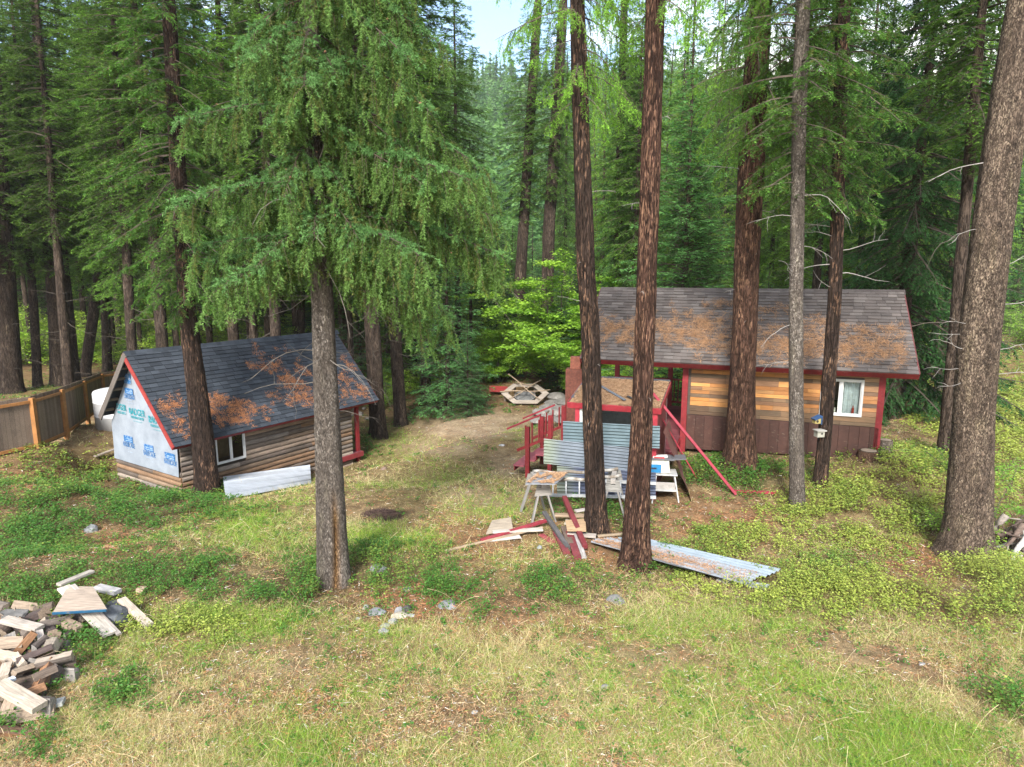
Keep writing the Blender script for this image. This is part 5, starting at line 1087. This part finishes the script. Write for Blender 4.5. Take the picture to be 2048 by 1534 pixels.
def slab(name, label, cat, cs, th, col, m, group=None):
    cs = [np.asarray(c, float) for c in cs]; n = nrm(np.cross(cs[1] - cs[0], cs[2] - cs[0])); n = n if n[2] > 0 else -n; c0 = sum(cs) / 4; g = Geo()
    V = [c - c0 for c in cs] + [c - c0 - n * th for c in cs]; g.add(V, [[0, 1, 2, 3], [7, 6, 5, 4], [4, 5, 1, 0], [5, 6, 2, 1], [6, 7, 3, 2], [7, 4, 0, 3]], col); o = g.obj(name, m); o.location = c0; return tag(o, label, cat, group), n, c0
zt_ = b1[2] + H1 + .09
pl = [hit(px, py, (0, 0, zt_), (0, 0, 1)) for px, py in ((1078, 944), (1136, 947), (1110, 968), (1051, 967))]
slab('plywood_sheet', 'square plywood piece covered in tan needles on the left sawhorse', 'plywood', pl, .02, (.20, .21, .23), M_PAINT)
def litter_patch(label, cs, m, seed, cols=((.32, .17, .085), (.60, .40, .24)), z=.012, ln=(.02, .06), w_=(.005, .013)):
    rs = np.random.RandomState(seed); a, b = rs.uniform(.02, .98, m), rs.uniform(.02, .98, m); ok = fbm(a * 5 + seed, b * 5, 1, 3) > .40 if m < 9000 else fbm(a * 4 + seed, b * 4, 1, 3) > .36; a, b = a[ok][:, None], b[ok][:, None]; m = len(a)
    cs = [np.asarray(c, float) for c in cs]; p = cs[0] * (1 - a) * (1 - b) + cs[1] * a * (1 - b) + cs[2] * a * b + cs[3] * (1 - a) * b + [0, 0, 1] * (z + rs.uniform(0, .02, (m, 1)))
    d = rnd_dir(rs, m, -.1, .3); g = Geo(); tris(g, p, d, nrm(rs.normal(0, .4, (m, 3)) + [0, 0, 1.]), rs.uniform(*ln, m), rs.uniform(*w_, m), lerp(*cols, rs.uniform(0, 1, m))); tag(g.obj('fallen_needles', M_LITTER), label, None, None, 'stuff')
litter_patch('tan needles lying on the square plywood piece', pl, 4500, 3)
# white stand with tool on top
def stand():
    b = G(1331, 1000); b[1] += .1; t = thing('tool_stand', 'white metal stand carrying an old bench tool behind the red brown trunk', 'tool stand', tuple(b), -.15); W = (.40, .40, .39); H = .62
    for x0, y0, x1, y1 in ((-.22, -.2, -.30, -.30), (.18, -.2, .30, -.32), (-.2, .15, -.26, .25), (.16, .15, .34, .22)):
        o = board('leg', None, None, (x0, y0, H), (x1, y1, -.05), .05, .03, W, (1, 0, 0), M_PAINT); o.parent = t
    g = Geo(); g.box((-.30, -.26, H), (.24, .2, H + .03), None, W, ch=.004); g.box((-.27, -.26, .26), (.25, -.24, .30), None, W); g.obj('frame', M_PAINT, t)
    g = Geo(); g.box((-.25, -.235, .29), (.22, .16, .31), None, (.45, .42, .38)); g.box((-.25, -.237, .30), (.2, -.22, .46), None, (.33, .31, .29)); g.obj('shelf', M_PAINT, t)
    g = Geo(); g.box((-.28, -.20, H + .03), (.16, .14, H + .34), frame((0, 0, 0), (1, 0, .05), (0, 1, 0), (-.12, 0, 1)), (.55, .53, .44), ch=.02); g.obj('housing', M_PAINT, t)
    g = Geo(); g.box((-.36, -.215, H + .05), (-.12, -.203, H + .24), None, (.02, .18, .38)); g.box((-.33, -.219, H + .13), (-.22, -.2155, H + .17), None, (.02, .03, .05)); g.obj('panel', M_PAINT, t)
    g = Geo(); g.box((-.34, -.22, H + .34), (.16, .2, H + .37), None, (.12, .12, .13), ch=.005); g.box((.1, -.2, H + .335), (.42, .14, H + .362), frame((0, 0, 0), (1, 0, .1), (0, 1, 0), (0, 0, 1)), (.10, .10, .11)); g.obj('table', M_PAINT, t)
    g = Geo(); g.box((-.30, -.12, H + .372), (.02, .02, H + .42), frame((0, 0, 0), (1, .1, .06), (0, 1, 0), (0, 0, 1)), (.62, .58, .54), ch=.01); g.box((-.28, -.16, H + .372), (-.05, -.125, H + .40), None, (.45, .05, .05)); g.obj('fence_guide', M_PAINT, t)
stand()
# leaning red poles
zc = lambda p, z: np.array([p[0], p[1], z])
R1, R1t = G(1471, 991), P(1306, 787, 14.6)
board('red_pole', 'long red painted pole leaning from the lean-to roof down to the ground', 'pole', R1 + [0, 0, .03], R1t, .12, .06, (.27, .028, .048), (1, 0, .4), M_PAINT)
board('red_pole', 'thinner red pole leaning behind the long one, ending in the leaves', 'pole', G(1393, 958) + [0, 0, .02], P(1318, 826, 15.0), .06, .03, (.28, .03, .045), (1, 0, .4), M_PAINT)
board('red_board', 'short red board lying on the ground at the foot of the long pole', 'board', G(1462, 986) + [0, 0, .05], G(1553, 989) + [0, 0, .04], .09, .05, (.27, .028, .048), (0, 0, 1), M_PAINT)
# rusty box by the porch
b = LR(-3.25, .4, 0); b[2] = gz(b[0], b[1]); zt1, zt2 = P(1157, 737, b[1])[2] - b[2], P(1157, 713, b[1])[2] - b[2]
t = thing('rusty_stove', 'tall rusty brown metal box with a smaller box on top beside the porch', 'stove', tuple(b), -.25)
g = Geo(); g.box((-.26, -.2, -.1), (.26, .2, zt1), None, (.13, .045, .03), ch=.01); g.obj('body', M_RUST, t)
g = Geo(); g.box((-.14, -.12, zt1), (.16, .14, zt2), None, (.20, .07, .045), ch=.01); g.obj('chimney_box', M_RUST, t)
# birdhouses on the leaning trunk
_, cxb, rzb, bb = bt
def bird(px, py, label, body, roofc, s, side):
    q = P(px, py, bb[1] - .16); t = thing('birdhouse', label, 'birdhouse', tuple(q), .12)
    g = Geo(); g.box((-.09 * s, -.07 * s, -.08 * s), (.09 * s, .09 * s, .07 * s), None, body, ch=.004); g.obj('body', M_PAINT, t)
    if side:
        g = Geo(); g.box((-.12 * s, -.1 * s, -.02), (.10 * s, .12 * s, .005), frame((0, 0, .10 * s), (1, 0, .45), (0, 1, 0), (-.45, 0, 1)), roofc); g.box((.075 * s, -.1 * s, -.1 * s), (.1 * s, .1 * s, .11 * s), None, roofc); g.obj('roof', M_PAINT, t)
        g = Geo(); g.add([(-.02 + .03 * math.cos(a), -.0715 * s, -.01 + .03 * math.sin(a)) for a in np.arange(16) * .3927], [list(range(16))], (.02, .02, .02)); g.obj('hole', M_PAINT, t)
    else:
        g = Geo(); g.box((-.12 * s, -.11 * s, .07 * s), (.12 * s, .1 * s, .095 * s), None, roofc, ch=.004); g.obj('roof', M_WOOD, t)
        g = Geo(); g.add([(.02 + .025 * math.cos(a), -.0715 * s, .01 + .025 * math.sin(a)) for a in np.arange(16) * .3927], [list(range(16))], (.02, .02, .02)); g.obj('hole', M_PAINT, t)
bird(1639, 867, 'pale grey wooden birdhouse on the leaning trunk, the lower one', (.28, .27, .23), (.34, .33, .30), .95, 0)
bird(1634, 841, 'blue and yellow birdhouse on the leaning trunk, the upper one', (.30, .24, .09), (.02, .06, .15), .8, 1)
# stumps, driftwood
def stump(px, py, r, h, label, col, seed, name='tree_stump', cat='stump'):
    b = G(px, py); t = thing(name, label, cat, tuple(b)); g = trunk_geo(np.stack([np.zeros(5), np.zeros(5), np.linspace(-.1, h, 5)], -1), np.full(5, r), 28, .03, .015, 9, 2, seed, None, .35); g.c[0] = g.c[0] * col; g.obj('bark', B_GREY, t, True)
    g = Geo(); th = np.arange(28) * .2244; g.add(np.stack([r * .9 * np.cos(th), r * .9 * np.sin(th), np.full(28, h + .005)], -1), [list(range(28))], (.30, .24, .18)); g.obj('cut_face', M_WOOD, t)
stump(1768, 912, .15, .42, 'grey upright stump by the right corner post of the plank cabin', np.array([1.3, 1.25, 1.2]), 3)
stump(1736, 918, .20, .22, 'low brown stump left of the upright one at the skirting', np.array([1.0, .7, .55]), 5)
def driftwood():
    b = G(2022, 1110); t = thing('root_wad', 'silver grey dead root wad lying at the right edge behind the leafy plants', 'dead root', tuple(b)); rs = np.random.RandomState(8); g = Geo()
    for k in range(26):
        a = rs.uniform(-.6, .9); o = np.array([.35 + rs.uniform(-.2, .5), rs.uniform(-.1, .5), rs.uniform(.1, .6)]); d = np.array([-math.cos(a), -rs.uniform(.0, .8), rs.uniform(-.9, .5)]); l_ = rs.uniform(.35, .9)
        bp = grow(o[None], d[None], l_, rs.uniform(-.4, .9), 9, 0, rs, .22); c = pick(rs, [(.42, .40, .37), (.28, .24, .21), (.14, .10, .08), (.10, .07, .055)]); tubes(g, bp, rs.uniform(.03, .08) * np.linspace(1, .25, 9)[None], 8, c)
    for dx, c in ((-.04, (.5, .48, .45)), (.05, (.38, .35, .32))): tubes(g, grow(np.array([[.25 + dx, -.1, .45]]), np.array([[-.6, -.3, -.35]]), .62, .9, 9, 0, rs, .1), (.065 * np.linspace(1, .5, 9))[None], 9, c)
    g.obj('roots', M_WOOD, t, True)
    g = trunk_geo(np.array([[.5, .3, .05], [.9, .5, .25], [1.6, .8, .35]]), np.array([.3, .32, .25]), 20, .06, .05, 6, 2, 4, None, 0); g.obj('log', B_BIG, t, True)
driftwood()
# hexagonal frame
def hexframe():
    c = G(1050, 803); t = thing('hexagonal_frame', 'grey wooden hexagonal bench frame with sticks propped across a fire pit', 'fire pit frame', tuple(c), 0); t.rotation_euler = (math.radians(17), 0, 0); t.location.z += .12; zt = .38; R_ = 1.28
    for k in range(6):
        a0, a1 = k * math.pi / 3, (k + 1) * math.pi / 3; q = [np.array([r * math.cos(a), r * math.sin(a)]) for r, a in ((R_, a0), (R_, a1), (R_ * .72, a1), (R_ * .72, a0))]
        q = [qq + (q[2] + q[1] - q[0] - q[3]) * 0 for qq in q]; g = Geo(); col = np.array([.40, .34, .29]) * (1 - .08 * (k % 3))
        V = [(*p, zt) for p in q] + [(*p, zt - .04) for p in q]; g.add(V, [[0, 1, 2, 3], [7, 6, 5, 4], [0, 4, 5, 1], [1, 5, 6, 2], [2, 6, 7, 3], [3, 7, 4, 0]], col); g.obj('seat_plank', M_WOOD, t)
        g = Geo(); g.box((-.05, -.05, -.1), (.05, .05, zt - .04), frame((R_ * .85 * math.cos(a0), R_ * .85 * math.sin(a0), 0), (1, 0, 0), (0, 1, 0), (0, 0, 1)), (.2, .16, .13)); g.obj('leg', M_WOOD, t)
    g = lathe([(.55, -.05), (.58, .22), (.52, .23), (.48, 0), (0, .02)], 18); g.c[0] = g.c[0] * 0 + .16; g.obj('fire_ring', M_STONE, t)
    cw = np.array(c)
    for i, (a, b, h, lb) in enumerate((((-.9, .9, 1.35), (.75, -1.0, .3), 0, 'pale stick propped diagonally across the hexagonal frame from its far left'), ((.9, 1.0, 1.0), (-.9, -1.0, .3), 0, 'stick crossing the hexagonal frame from its far right corner'), ((-1.35, -.1, .55), (1.35, .1, .6), 0, 'stick lying level across the middle of the hexagonal frame'), ((-.5, .9, .85), (.55, .6, .78), 0, 'short stick lying on the back of the hexagonal frame'))):
        A_, B_ = cw + a, cw + b; n = 12; f = np.linspace(0, 1, n)[:, None]; g = Geo(); tubes(g, (B_ - A_) * f + .03 * np.sin(f * 7) * [0, 0, 1], np.linspace(.035, .02, n), 8, (.36, .27, .19), cap=True); o = g.obj('stick', M_WOOD, None, True); o.location = A_; tag(o, lb, 'stick')
hexframe()
q = G(990, 790); slab('red_sheet', 'red flat panel lying beside the hexagonal frame', 'panel', [q + [-.35, .5, .45], q + [.7, .5, .4], q + [.8, -.2, .2], q + [-.3, -.2, .25]], .03, (.30, .04, .04), M_PAINT)
# rocks
def rock_mesh(seed, flat=.6, n=3):
    import bmesh
    bm = bmesh.new(); bmesh.ops.create_icosphere(bm, subdivisions=n, radius=.5); v = np.array([x.co for x in bm.verts]); f = [[w_.index for w_ in x.verts] for x in bm.faces]; bm.free()
    rs = np.random.RandomState(seed)
    for k in range(9):
        d = nrm(rs.normal(0, 1, 3)); h = rs.uniform(.28, .42); s_ = v @ d; v = v - np.maximum(s_ - h, 0)[:, None] * d * .92
    v = v * (1 + .12 * (fbm(v[:, 0] * 4 + seed, v[:, 1] * 4, v[:, 2] * 4, 3)[:, None] - .5)) * [1, .8, flat]; k = .75 + .5 * vnoise(v[:, 0] * 5, v[:, 1] * 5, v[:, 2] * 5 + seed)[:, None]
    g = Geo(); g.add(v, f, (.27, .27, .27) * k); return g
RK = [rock_mesh(s_, fl) for s_, fl in ((1, .6), (2, .45), (3, .75), (4, .35))]
def rock(px, py, w_, label, k=0, col=(1, 1, 1), rz=0.0, group='stones lying about the clearing', dz=0.0, yoff=0, tilt=0.0):
    b = G(px, py); g0 = RK[k]; g = Geo(); s_ = w_ * dep(b) / FOC; g.add(g0.v[0] * s_, g0.f[0][0], g0.c[0] * np.array(col) * .52); o = g.obj('rock', M_STONE); o.location = b + [0, yoff, .05 * s_ + dz]; o.rotation_euler = (tilt, 0, rz); tag(o, label, 'rock', group)
rock(181, 1062, 32, 'grey pointed boulder among the green plants left of the big spruce', 2, (1.3, 1.35, 1.4), .4)
rock(759, 1140, 40, 'pale grey boulder half sunk in the green plants right of the big spruce', 0, (1.4, 1.45, 1.5), .2)
rock(757, 1228, 42, 'blue grey boulder, largest of the small stone ring', 0, (1.1, 1.15, 1.2), .3)
rock(812, 1222, 30, 'dark brown tilted stone at the right of the stone ring', 2, (.42, .38, .36), -.4, tilt=.2)
rock(731, 1218, 20, 'pale stone at the left end of the stone ring', 2, (1.9, 1.8, 1.7), .9)
rock(798, 1225, 26, 'light grey stone between the blue boulder and the dark stone', 2, (1.7, 1.7, 1.75), 1.2)
rock(800, 1236, 40, 'flat cream stone in the middle of the stone ring', 1, (2.2, 1.95, 1.55), .1)
rock(823, 1232, 18, 'small pale stone below the dark brown one', 0, (1.8, 1.8, 1.8), .7)
rock(785, 1246, 26, 'light stone in the front row of the ring', 2, (1.8, 1.8, 1.8), -.7)
rock(771, 1254, 24, 'light grey stone left of the front row pair', 1, (1.7, 1.7, 1.65), .5)
rock(769, 1264, 26, 'nearest grey stone of the ring', 0, (1.5, 1.5, 1.6), .2)
rock(717, 1238, 12, 'tiny pale stone left of the stone ring', 0, (1.7, 1.7, 1.8), .2)
rock(897, 1212, 44, 'flat grey stone almost buried right of the stone ring', 3, (1.2, 1.2, 1.3), .1)
rock(817, 1180, 26, 'flat pale stone behind the stone ring', 3, (1.6, 1.6, 1.6), .2)
rock(1078, 1097, 16, 'small blue grey stone by the red boards', 2, (1.5, 1.6, 1.7), .3)
rock(1232, 1202, 46, 'low flat stone in the grass below the roofing sheets', 3, (1.2, 1.2, 1.2), .1)
rock(640, 1130, 22, 'pale upright stone behind the left side of the big spruce trunk', 2, (1.5, 1.5, 1.6), .1)
rock(1004, 892, 14, 'small white stone on the bare path', 1, (2.2, 2.2, 2.2), .1)
rock(767, 940, 16, 'small brown stone near the porch of the log cabin', 2, (1.3, .9, .7), .1)
for px_, py_, w_, lb_ in ((1210, 1375, 20, 'small grey stone in the dry grass right of centre'), (950, 1425, 15, 'little pale stone in the dry grass below the stone ring'), (1640, 1480, 22, 'pale stone in the grass near the bottom right'), (420, 1340, 14, 'little grey stone in the grass right of the firewood'), (1845, 1330, 16, 'dark small stone beside the leafy plants at right')): rock(px_, py_, w_, lb_, 1, (1.5, 1.5, 1.5), .5)
rs_ = np.random.RandomState(15)
for k, (px, py, w_, kk, c) in enumerate([(1081, 832, 28, 0, 1.5), (1095, 845, 30, 1, 1.6), (1112, 838, 26, 1, 1.7), (1100, 822, 34, 3, 1.3), (1122, 826, 30, 3, 1.3), (1138, 833, 30, 1, 1.2), (1108, 812, 30, 3, 1.2), (1130, 812, 34, 3, 1.1), (1115, 803, 34, 3, 1.3), (1075, 848, 24, 3, 1.7), (1120, 850, 28, 3, 1.5)]):
    rock(px, py, w_ * 1.35, ['rounded pale stone at the left end of the stone heap', 'flat pale slab at the front of the stone heap', 'flat white slab beside the far stair rail', 'brown slab at the back left of the stone heap', 'brown slab in the middle of the stone heap', 'thin slab nearest the stair rails', 'flat slab on the second row of the heap', 'dark slab at the back right of the heap', 'topmost flat slab of the stone heap', 'small thin slab in front of the heap', 'pale slab touching the stair posts'][k], kk, (c, c * .93, c * .85), rs_.uniform(-.5, .5), 'stones heaped beside the steps', .10 + .06 * (k % 3))
for k, (px, py, w_) in enumerate([(700, 832, 20), (712, 824, 18), (722, 829, 16), (735, 838, 18), (690, 822, 18), (727, 818, 14)]):
    rock(px, py, w_, 'pale rubble stone beyond the porch of the log cabin', k % 4, (1.6, 1.45, 1.3), k, 'rubble stones beyond the porch')
# burnt brush mound
b = G(762, 1030); rs_ = np.random.RandomState(9); m = 2600; g = Geo(); a = rs_.uniform(0, 6.28, m); r = np.sqrt(rs_.uniform(0, 1, m)); p = np.stack([r * .42 * np.cos(a), r * .22 * np.sin(a), .09 * (1 - r ** 2) + rs_.uniform(-.02, .02, m)], -1)
tris(g, p, nrm(np.stack([rs_.normal(0, 1, m), rs_.normal(0, .35, m), rs_.normal(.1, .25, m)], -1)), rnd_dir(rs_, m, 0, 1), rs_.uniform(.05, .16, m), .008, lerp([.03, .022, .02], [.14, .09, .075], rs_.uniform(0, 1, m))); o = g.obj('brush_heap', M_LITTER); o.location = b; tag(o, 'small dark heap of burnt twigs on the grass', 'brush heap')
# lumber by the middle trunk
GR, RD, TN, WH = (.24, .21, .18), (.16, .035, .04), (.33, .25, .17), (.42, .38, .33)
def gb(px0, py0, px1, py1, z0, z1, w_, t_, col, label, name='board', cat='board', m=None): return board(name, label, cat, G(px0, py0) + [0, 0, z0], G(px1, py1) + [0, 0, z1], w_, t_, col, (0, 0, 1), m)
gb(890, 1105, 1085, 1066, .03, .12, .05, .035, TN, 'long thin tan stick reaching far left from the lumber', 'lath', 'lath')
gb(962, 1087, 1092, 1056, .06, .16, .09, .05, (.24, .03, .042), 'red board under the pale plank', 'board', 'board', M_PAINT)
gb(985, 1075, 1085, 1070, .12, .12, .14, .03, WH, 'pale plank lying on the red board')
gb(962, 1086, 1040, 1078, .04, .05, .12, .03, (.5, .46, .43), 'short pale board below the pale plank')
gb(1088, 1048, 1136, 1104, .26, .08, .09, .06, (.09, .085, .085), 'black topped beam sloping left of the red beam', 'beam', 'beam')
gb(1128, 1028, 1170, 1104, .38, .10, .10, .08, (.15, .025, .03), 'dark red beam propped over the board stack', 'beam', 'beam', M_PAINT)
gb(1112, 1072, 1133, 1112, .08, .06, .13, .05, RD, 'red board end lying left under the beams', 'board', 'board', M_PAINT)
gb(1138, 1070, 1155, 1122, .06, .05, .14, .06, RD, 'red board end nearest the camera under the beams', 'board', 'board', M_PAINT)
gb(1150, 1072, 1168, 1120, .08, .05, .09, .05, (.34, .32, .31), 'grey board beside the nearest red end')
gb(1128, 1060, 1140, 1095, .05, .05, .14, .08, (.14, .10, .08), 'dark brown block under the board stack')
gb(1110, 1048, 1178, 1052, .20, .22, .14, .04, (.30, .22, .15), 'brown board on top of the stack against the trunk')
gb(1130, 1058, 1172, 1062, .15, .15, .22, .03, (.42, .38, .33), 'wide grey board in the middle of the stack')
gb(1135, 1074, 1192, 1080, .08, .08, .15, .04, (.38, .33, .29), 'grey board low on the right of the stack')
gb(1150, 1044, 1175, 1040, .24, .24, .12, .03, (.40, .36, .34), 'short grey scrap behind the red beam')
gb(1082, 1072, 1106, 1088, .03, .03, .12, .03, (.26, .05, .06), 'small faded red board left of the stack', 'board', 'board', M_PAINT)
gb(1195, 1078, 1250, 1074, .06, .07, .07, .03, TN, 'thin pale board between the two nearest trunks')
pw = [G(984, 1052) + [0, 0, .12], G(1022, 1047) + [0, 0, .14], G(1026, 1068) + [0, 0, .10], G(972, 1075) + [0, 0, .08]]; slab('plywood_sheet', 'small square of weathered plywood left of the boards', 'plywood', pw, .02, (.36, .30, .23), M_WOOD)
pw = [G(1130, 1062) + [0, 0, .23], G(1170, 1060) + [0, 0, .25], G(1172, 1082) + [0, 0, .21], G(1134, 1080) + [0, 0, .2]]; slab('particle_board', 'tan chipboard piece under the dark red beam', 'board', pw, .02, (.38, .26, .15), M_WOOD)
# roofing sheets on the ground
def gs(cs, z): return [G(px, py) + [0, 0, zz] for (px, py), zz in zip(cs, z)]
FL = 'flat roofing sheets on the ground'
S1 = gs([(1262, 1076), (1562, 1150), (1528, 1163), (1232, 1083)], (.07, .10, .08, .07)); S2 = gs([(1248, 1080), (1478, 1136), (1440, 1140), (1235, 1090)], (.07, .08, .08, .07))
S3 = gs([(1222, 1082), (1525, 1160), (1490, 1180), (1185, 1090)], (.08, .10, .08, .08)); S4 = gs([(1196, 1086), (1440, 1150), (1428, 1166), (1180, 1094)], (.10, .12, .11, .10)); S5 = gs([(1440, 1155), (1540, 1172), (1530, 1184), (1430, 1165)], (.03, .03, .03, .03))
rib_sheet('roofing_sheet', 'pale blue corrugated sheet reaching farthest right on the ground', 'roofing sheet', S1, 4, .012, M_METAL, (.30, .36, .41), 60, 40, group=FL, seed=5, colfn=patchy)
rib_sheet('roofing_sheet', 'blue grey corrugated sheet along the back edge of the pile', 'roofing sheet', S2, 3, .012, M_METAL, (.25, .30, .35), 60, 40, group=FL, seed=6, colfn=patchy)
rib_sheet('roofing_sheet', 'widest silvery corrugated sheet in the middle of the pile', 'roofing sheet', S3, 6, .012, M_METAL, (.32, .35, .385), 90, 40, group=FL, seed=7, colfn=patchy)
rib_sheet('roofing_sheet', 'needle covered sheet on top at the near left of the pile', 'roofing sheet', S4, 4, .012, M_METAL, (.30, .31, .33), 60, 40, group=FL, seed=8, colfn=patchy)
rib_sheet('roofing_sheet', 'small sheet corner sticking out under the right end of the pile', 'roofing sheet', S5, 2, .010, M_METAL, (.42, .47, .5), 30, 20, group=FL, seed=9, colfn=patchy)
litter_patch('brown needles and twigs scattered over the flat roofing sheets', S3, 2200, 5, z=.02, cols=((.25, .13, .07), (.5, .3, .18))); litter_patch('needles thickly covering the near left roofing sheet', S4, 3600, 6, z=.02, cols=((.30, .16, .08), (.52, .33, .2)))
# firewood heap
def firewood():
    rs = np.random.RandomState(12)
    def wedge(seed, L_, r, a0, a1, inner, barkc):
        r_ = np.random.RandomState(seed); K = 7; n = 10; th = np.linspace(a0, a1, K); ring = np.array([(r * math.cos(a), r * math.sin(a)) for a in th] + [(r_.uniform(-.01, .01), r_.uniform(-.01, .01))]); ring -= ring.mean(0); xs = np.linspace(-L_ / 2, L_ / 2, n)
        w_ = .008; V = np.array([[x + r_.normal(0, .004) * (i in (0, n - 1)), *(q * (1 + .06 * float(vnoise(x * 9, k * 1.3, seed)) - .03) + r_.normal(0, .0025, 2))] for i, x in enumerate(xs) for k, q in enumerate(ring)]).reshape(n, K + 1, 3)
        g = Geo(); i = np.arange(n * (K + 1)).reshape(n, K + 1); j = np.roll(i, -1, 1)
        for k in range(K + 1):
            c = barkc if k < K - 1 else inner; f = np.stack([i[:-1, k], i[1:, k], j[1:, k], j[:-1, k]], -1); vv = V.reshape(-1, 3); u_, inv = np.unique(f, return_inverse=True); g.add(vv[u_], inv.reshape(f.shape), np.array(c) * (.9 + .2 * r_.uniform()))
        g.add(V[0], [list(range(K + 1))[::-1]], np.array(inner) * .9); g.add(V[-1], [list(range(K + 1))], np.array(inner) * .9); return g.mesh('split_log', M_WOOD)
    kinds = [(wedge(1, .44, .15, 0, 1.6, (.30, .23, .17), (.12, .09, .07)), 'grey brown split log lying in the firewood heap'), (wedge(2, .42, .13, 0, 2.2, (.35, .29, .23), (.17, .14, .12)), 'pale weathered split log lying in the firewood heap'),
             (wedge(3, .46, .16, 0, 1.2, (.30, .16, .085), (.15, .09, .06)), 'orange brown split log lying in the firewood heap'), (wedge(4, .40, .12, 0, 3.14, (.25, .23, .21), (.10, .08, .07)), 'dull grey half log lying in the firewood heap'), (wedge(5, .42, .11, 0, 5.9, (.28, .21, .15), (.07, .05, .045)), 'dark barked round log lying in the firewood heap')]
    spots = []
    for row, (py, x0, x1, lay) in enumerate([(1228, -40, 120, 1), (1250, -40, 190, 2), (1272, -60, 175, 2), (1295, -60, 130, 2), (1322, -70, 140, 3), (1350, -70, 130, 3), (1378, -80, 120, 3), (1408, -90, 110, 2), (1440, -90, 100, 2), (1470, -90, 70, 1)]):
        px = x0
        while px < x1: 
            for l in range(lay): spots.append((px + rs.uniform(-10, 10), py + rs.uniform(-8, 8), l))
            px += rs.uniform(32, 50)
    for n, (px, py, l) in enumerate(spots):
        b = G(max(px, -120), py); k = rs.choice(5, p=[.28, .24, .12, .24, .12]); o = bpy.data.objects.new('split_log', kinds[k][0]); C.objects.link(o); s_ = rs.uniform(.55, 1.0)
        o.location = b + [0, 0, .05 + .085 * l + rs.uniform(0, .03)]; o.rotation_euler = (rs.uniform(0, 6.28), rs.normal(0, .28), rs.normal(.25, .9)); o.scale = (s_, s_, s_); tag(o, kinds[k][1], 'log', 'split logs of the firewood heap')
    def hb(a, b, z0, z1, w_, t_, col, label): board('plank', label, 'plank', G(*a) + [0, 0, z0], G(*b) + [0, 0, z1], w_, t_, col)
    hb((133, 1222), (222, 1285), .38, .12, .17, .035, (.44, .40, .35), 'broad pale plank sloping down from the firewood heap')
    hb((152, 1220), (240, 1282), .40, .10, .06, .03, (.36, .32, .29), 'narrow pale strip along the right edge of the broad plank')
    hb((124, 1222), (190, 1190), .42, .40, .10, .04, (.34, .31, .27), 'grey board lying on the blue edged panel')
    hb((196, 1196), (238, 1206), .18, .18, .14, .06, (.38, .37, .37), 'grey block behind the blue edged panel')
    hb((246, 1226), (300, 1262), .22, .08, .12, .05, (.44, .37, .30), 'brown board leaning at the right end of the heap')
    hb((14, 1285), (85, 1298), .34, .30, .14, .05, (.40, .35, .30), 'pale thick board near the left edge of the heap')
    hb((84, 1300), (92, 1330), .28, .05, .08, .04, (.37, .33, .3), 'short pale board end pointing at the camera')
    hb((-10, 1425), (36, 1402), .30, .30, .07, .04, (.50, .54, .60), 'thin bluish grey strip at the left edge')
    hb((5, 1422), (85, 1450), .34, .22, .17, .07, (.42, .36, .29), 'thick pale beam at the near end of the heap')
    hb((66, 1430), (130, 1418), .08, .1, .12, .05, (.33, .34, .33), 'grey board half hidden by leaves at the near end')
    zp = G(160, 1240)[2] + .38; cs = [hit(px, py, (0, 0, zp), (0, 0, 1)) for px, py in ((136, 1172), (186, 1173), (214, 1218), (106, 1224))]
    slab('painted_board', 'tan panel with blue painted edge on top of the firewood heap', 'panel', cs, .02, (.36, .29, .23), M_WOOD)
    a, b = cs[3], cs[2]; board('edge_strip', 'blue strip along the near edge of the tan panel', 'strip', a + [0, -.012, -.015], b + [0, -.012, -.015], .018, .035, (.01, .07, .14), (0, 0, 1), M_PAINT)
    rock(222, 1250, 78, 'big dark blue grey rock at the right end of the firewood heap', 2, (.62, .68, .76), .4, None, .05); rock(232, 1226, 50, 'smaller dark rock behind the big one at the heap', 0, (.6, .64, .7), 1.4, None, .1)
    rock(28, 1250, 70, 'grey brown boulder at the back left of the heap', 0, (.95, .92, .88), 1, None, .1); rock(150, 1352, 30, 'pale stone at the right edge of the firewood', 2, (1.8, 1.7, 1.5), 1, None, 0)
firewood()
board('scrap_block', 'small pinkish wood block behind the right end of the heap', 'wood block', G(276, 1188) + [0, 0, .06], G(292, 1188) + [0, 0, .06], .10, .1, (.45, .32, .24))
# ---------------------------------------------------------------- air
def haze():
    m = bpy.data.materials.new('haze'); m.use_nodes = True; t = m.node_tree; t.nodes.clear(); out = N(t, 'ShaderNodeOutputMaterial'); v = N(t, 'ShaderNodeVolumePrincipled')
    v.inputs['Color'].default_value = (.9, .95, 1, 1); v.inputs['Density'].default_value = .00020; t.links.new(v.outputs[0], out.inputs['Volume'])
    g = Geo(); g.box((-1000, -30, -8), (1000, 620, 235)); o = g.obj('haze', m); tag(o, 'thin pale air over the whole wood', None, None, 'stuff')
haze()
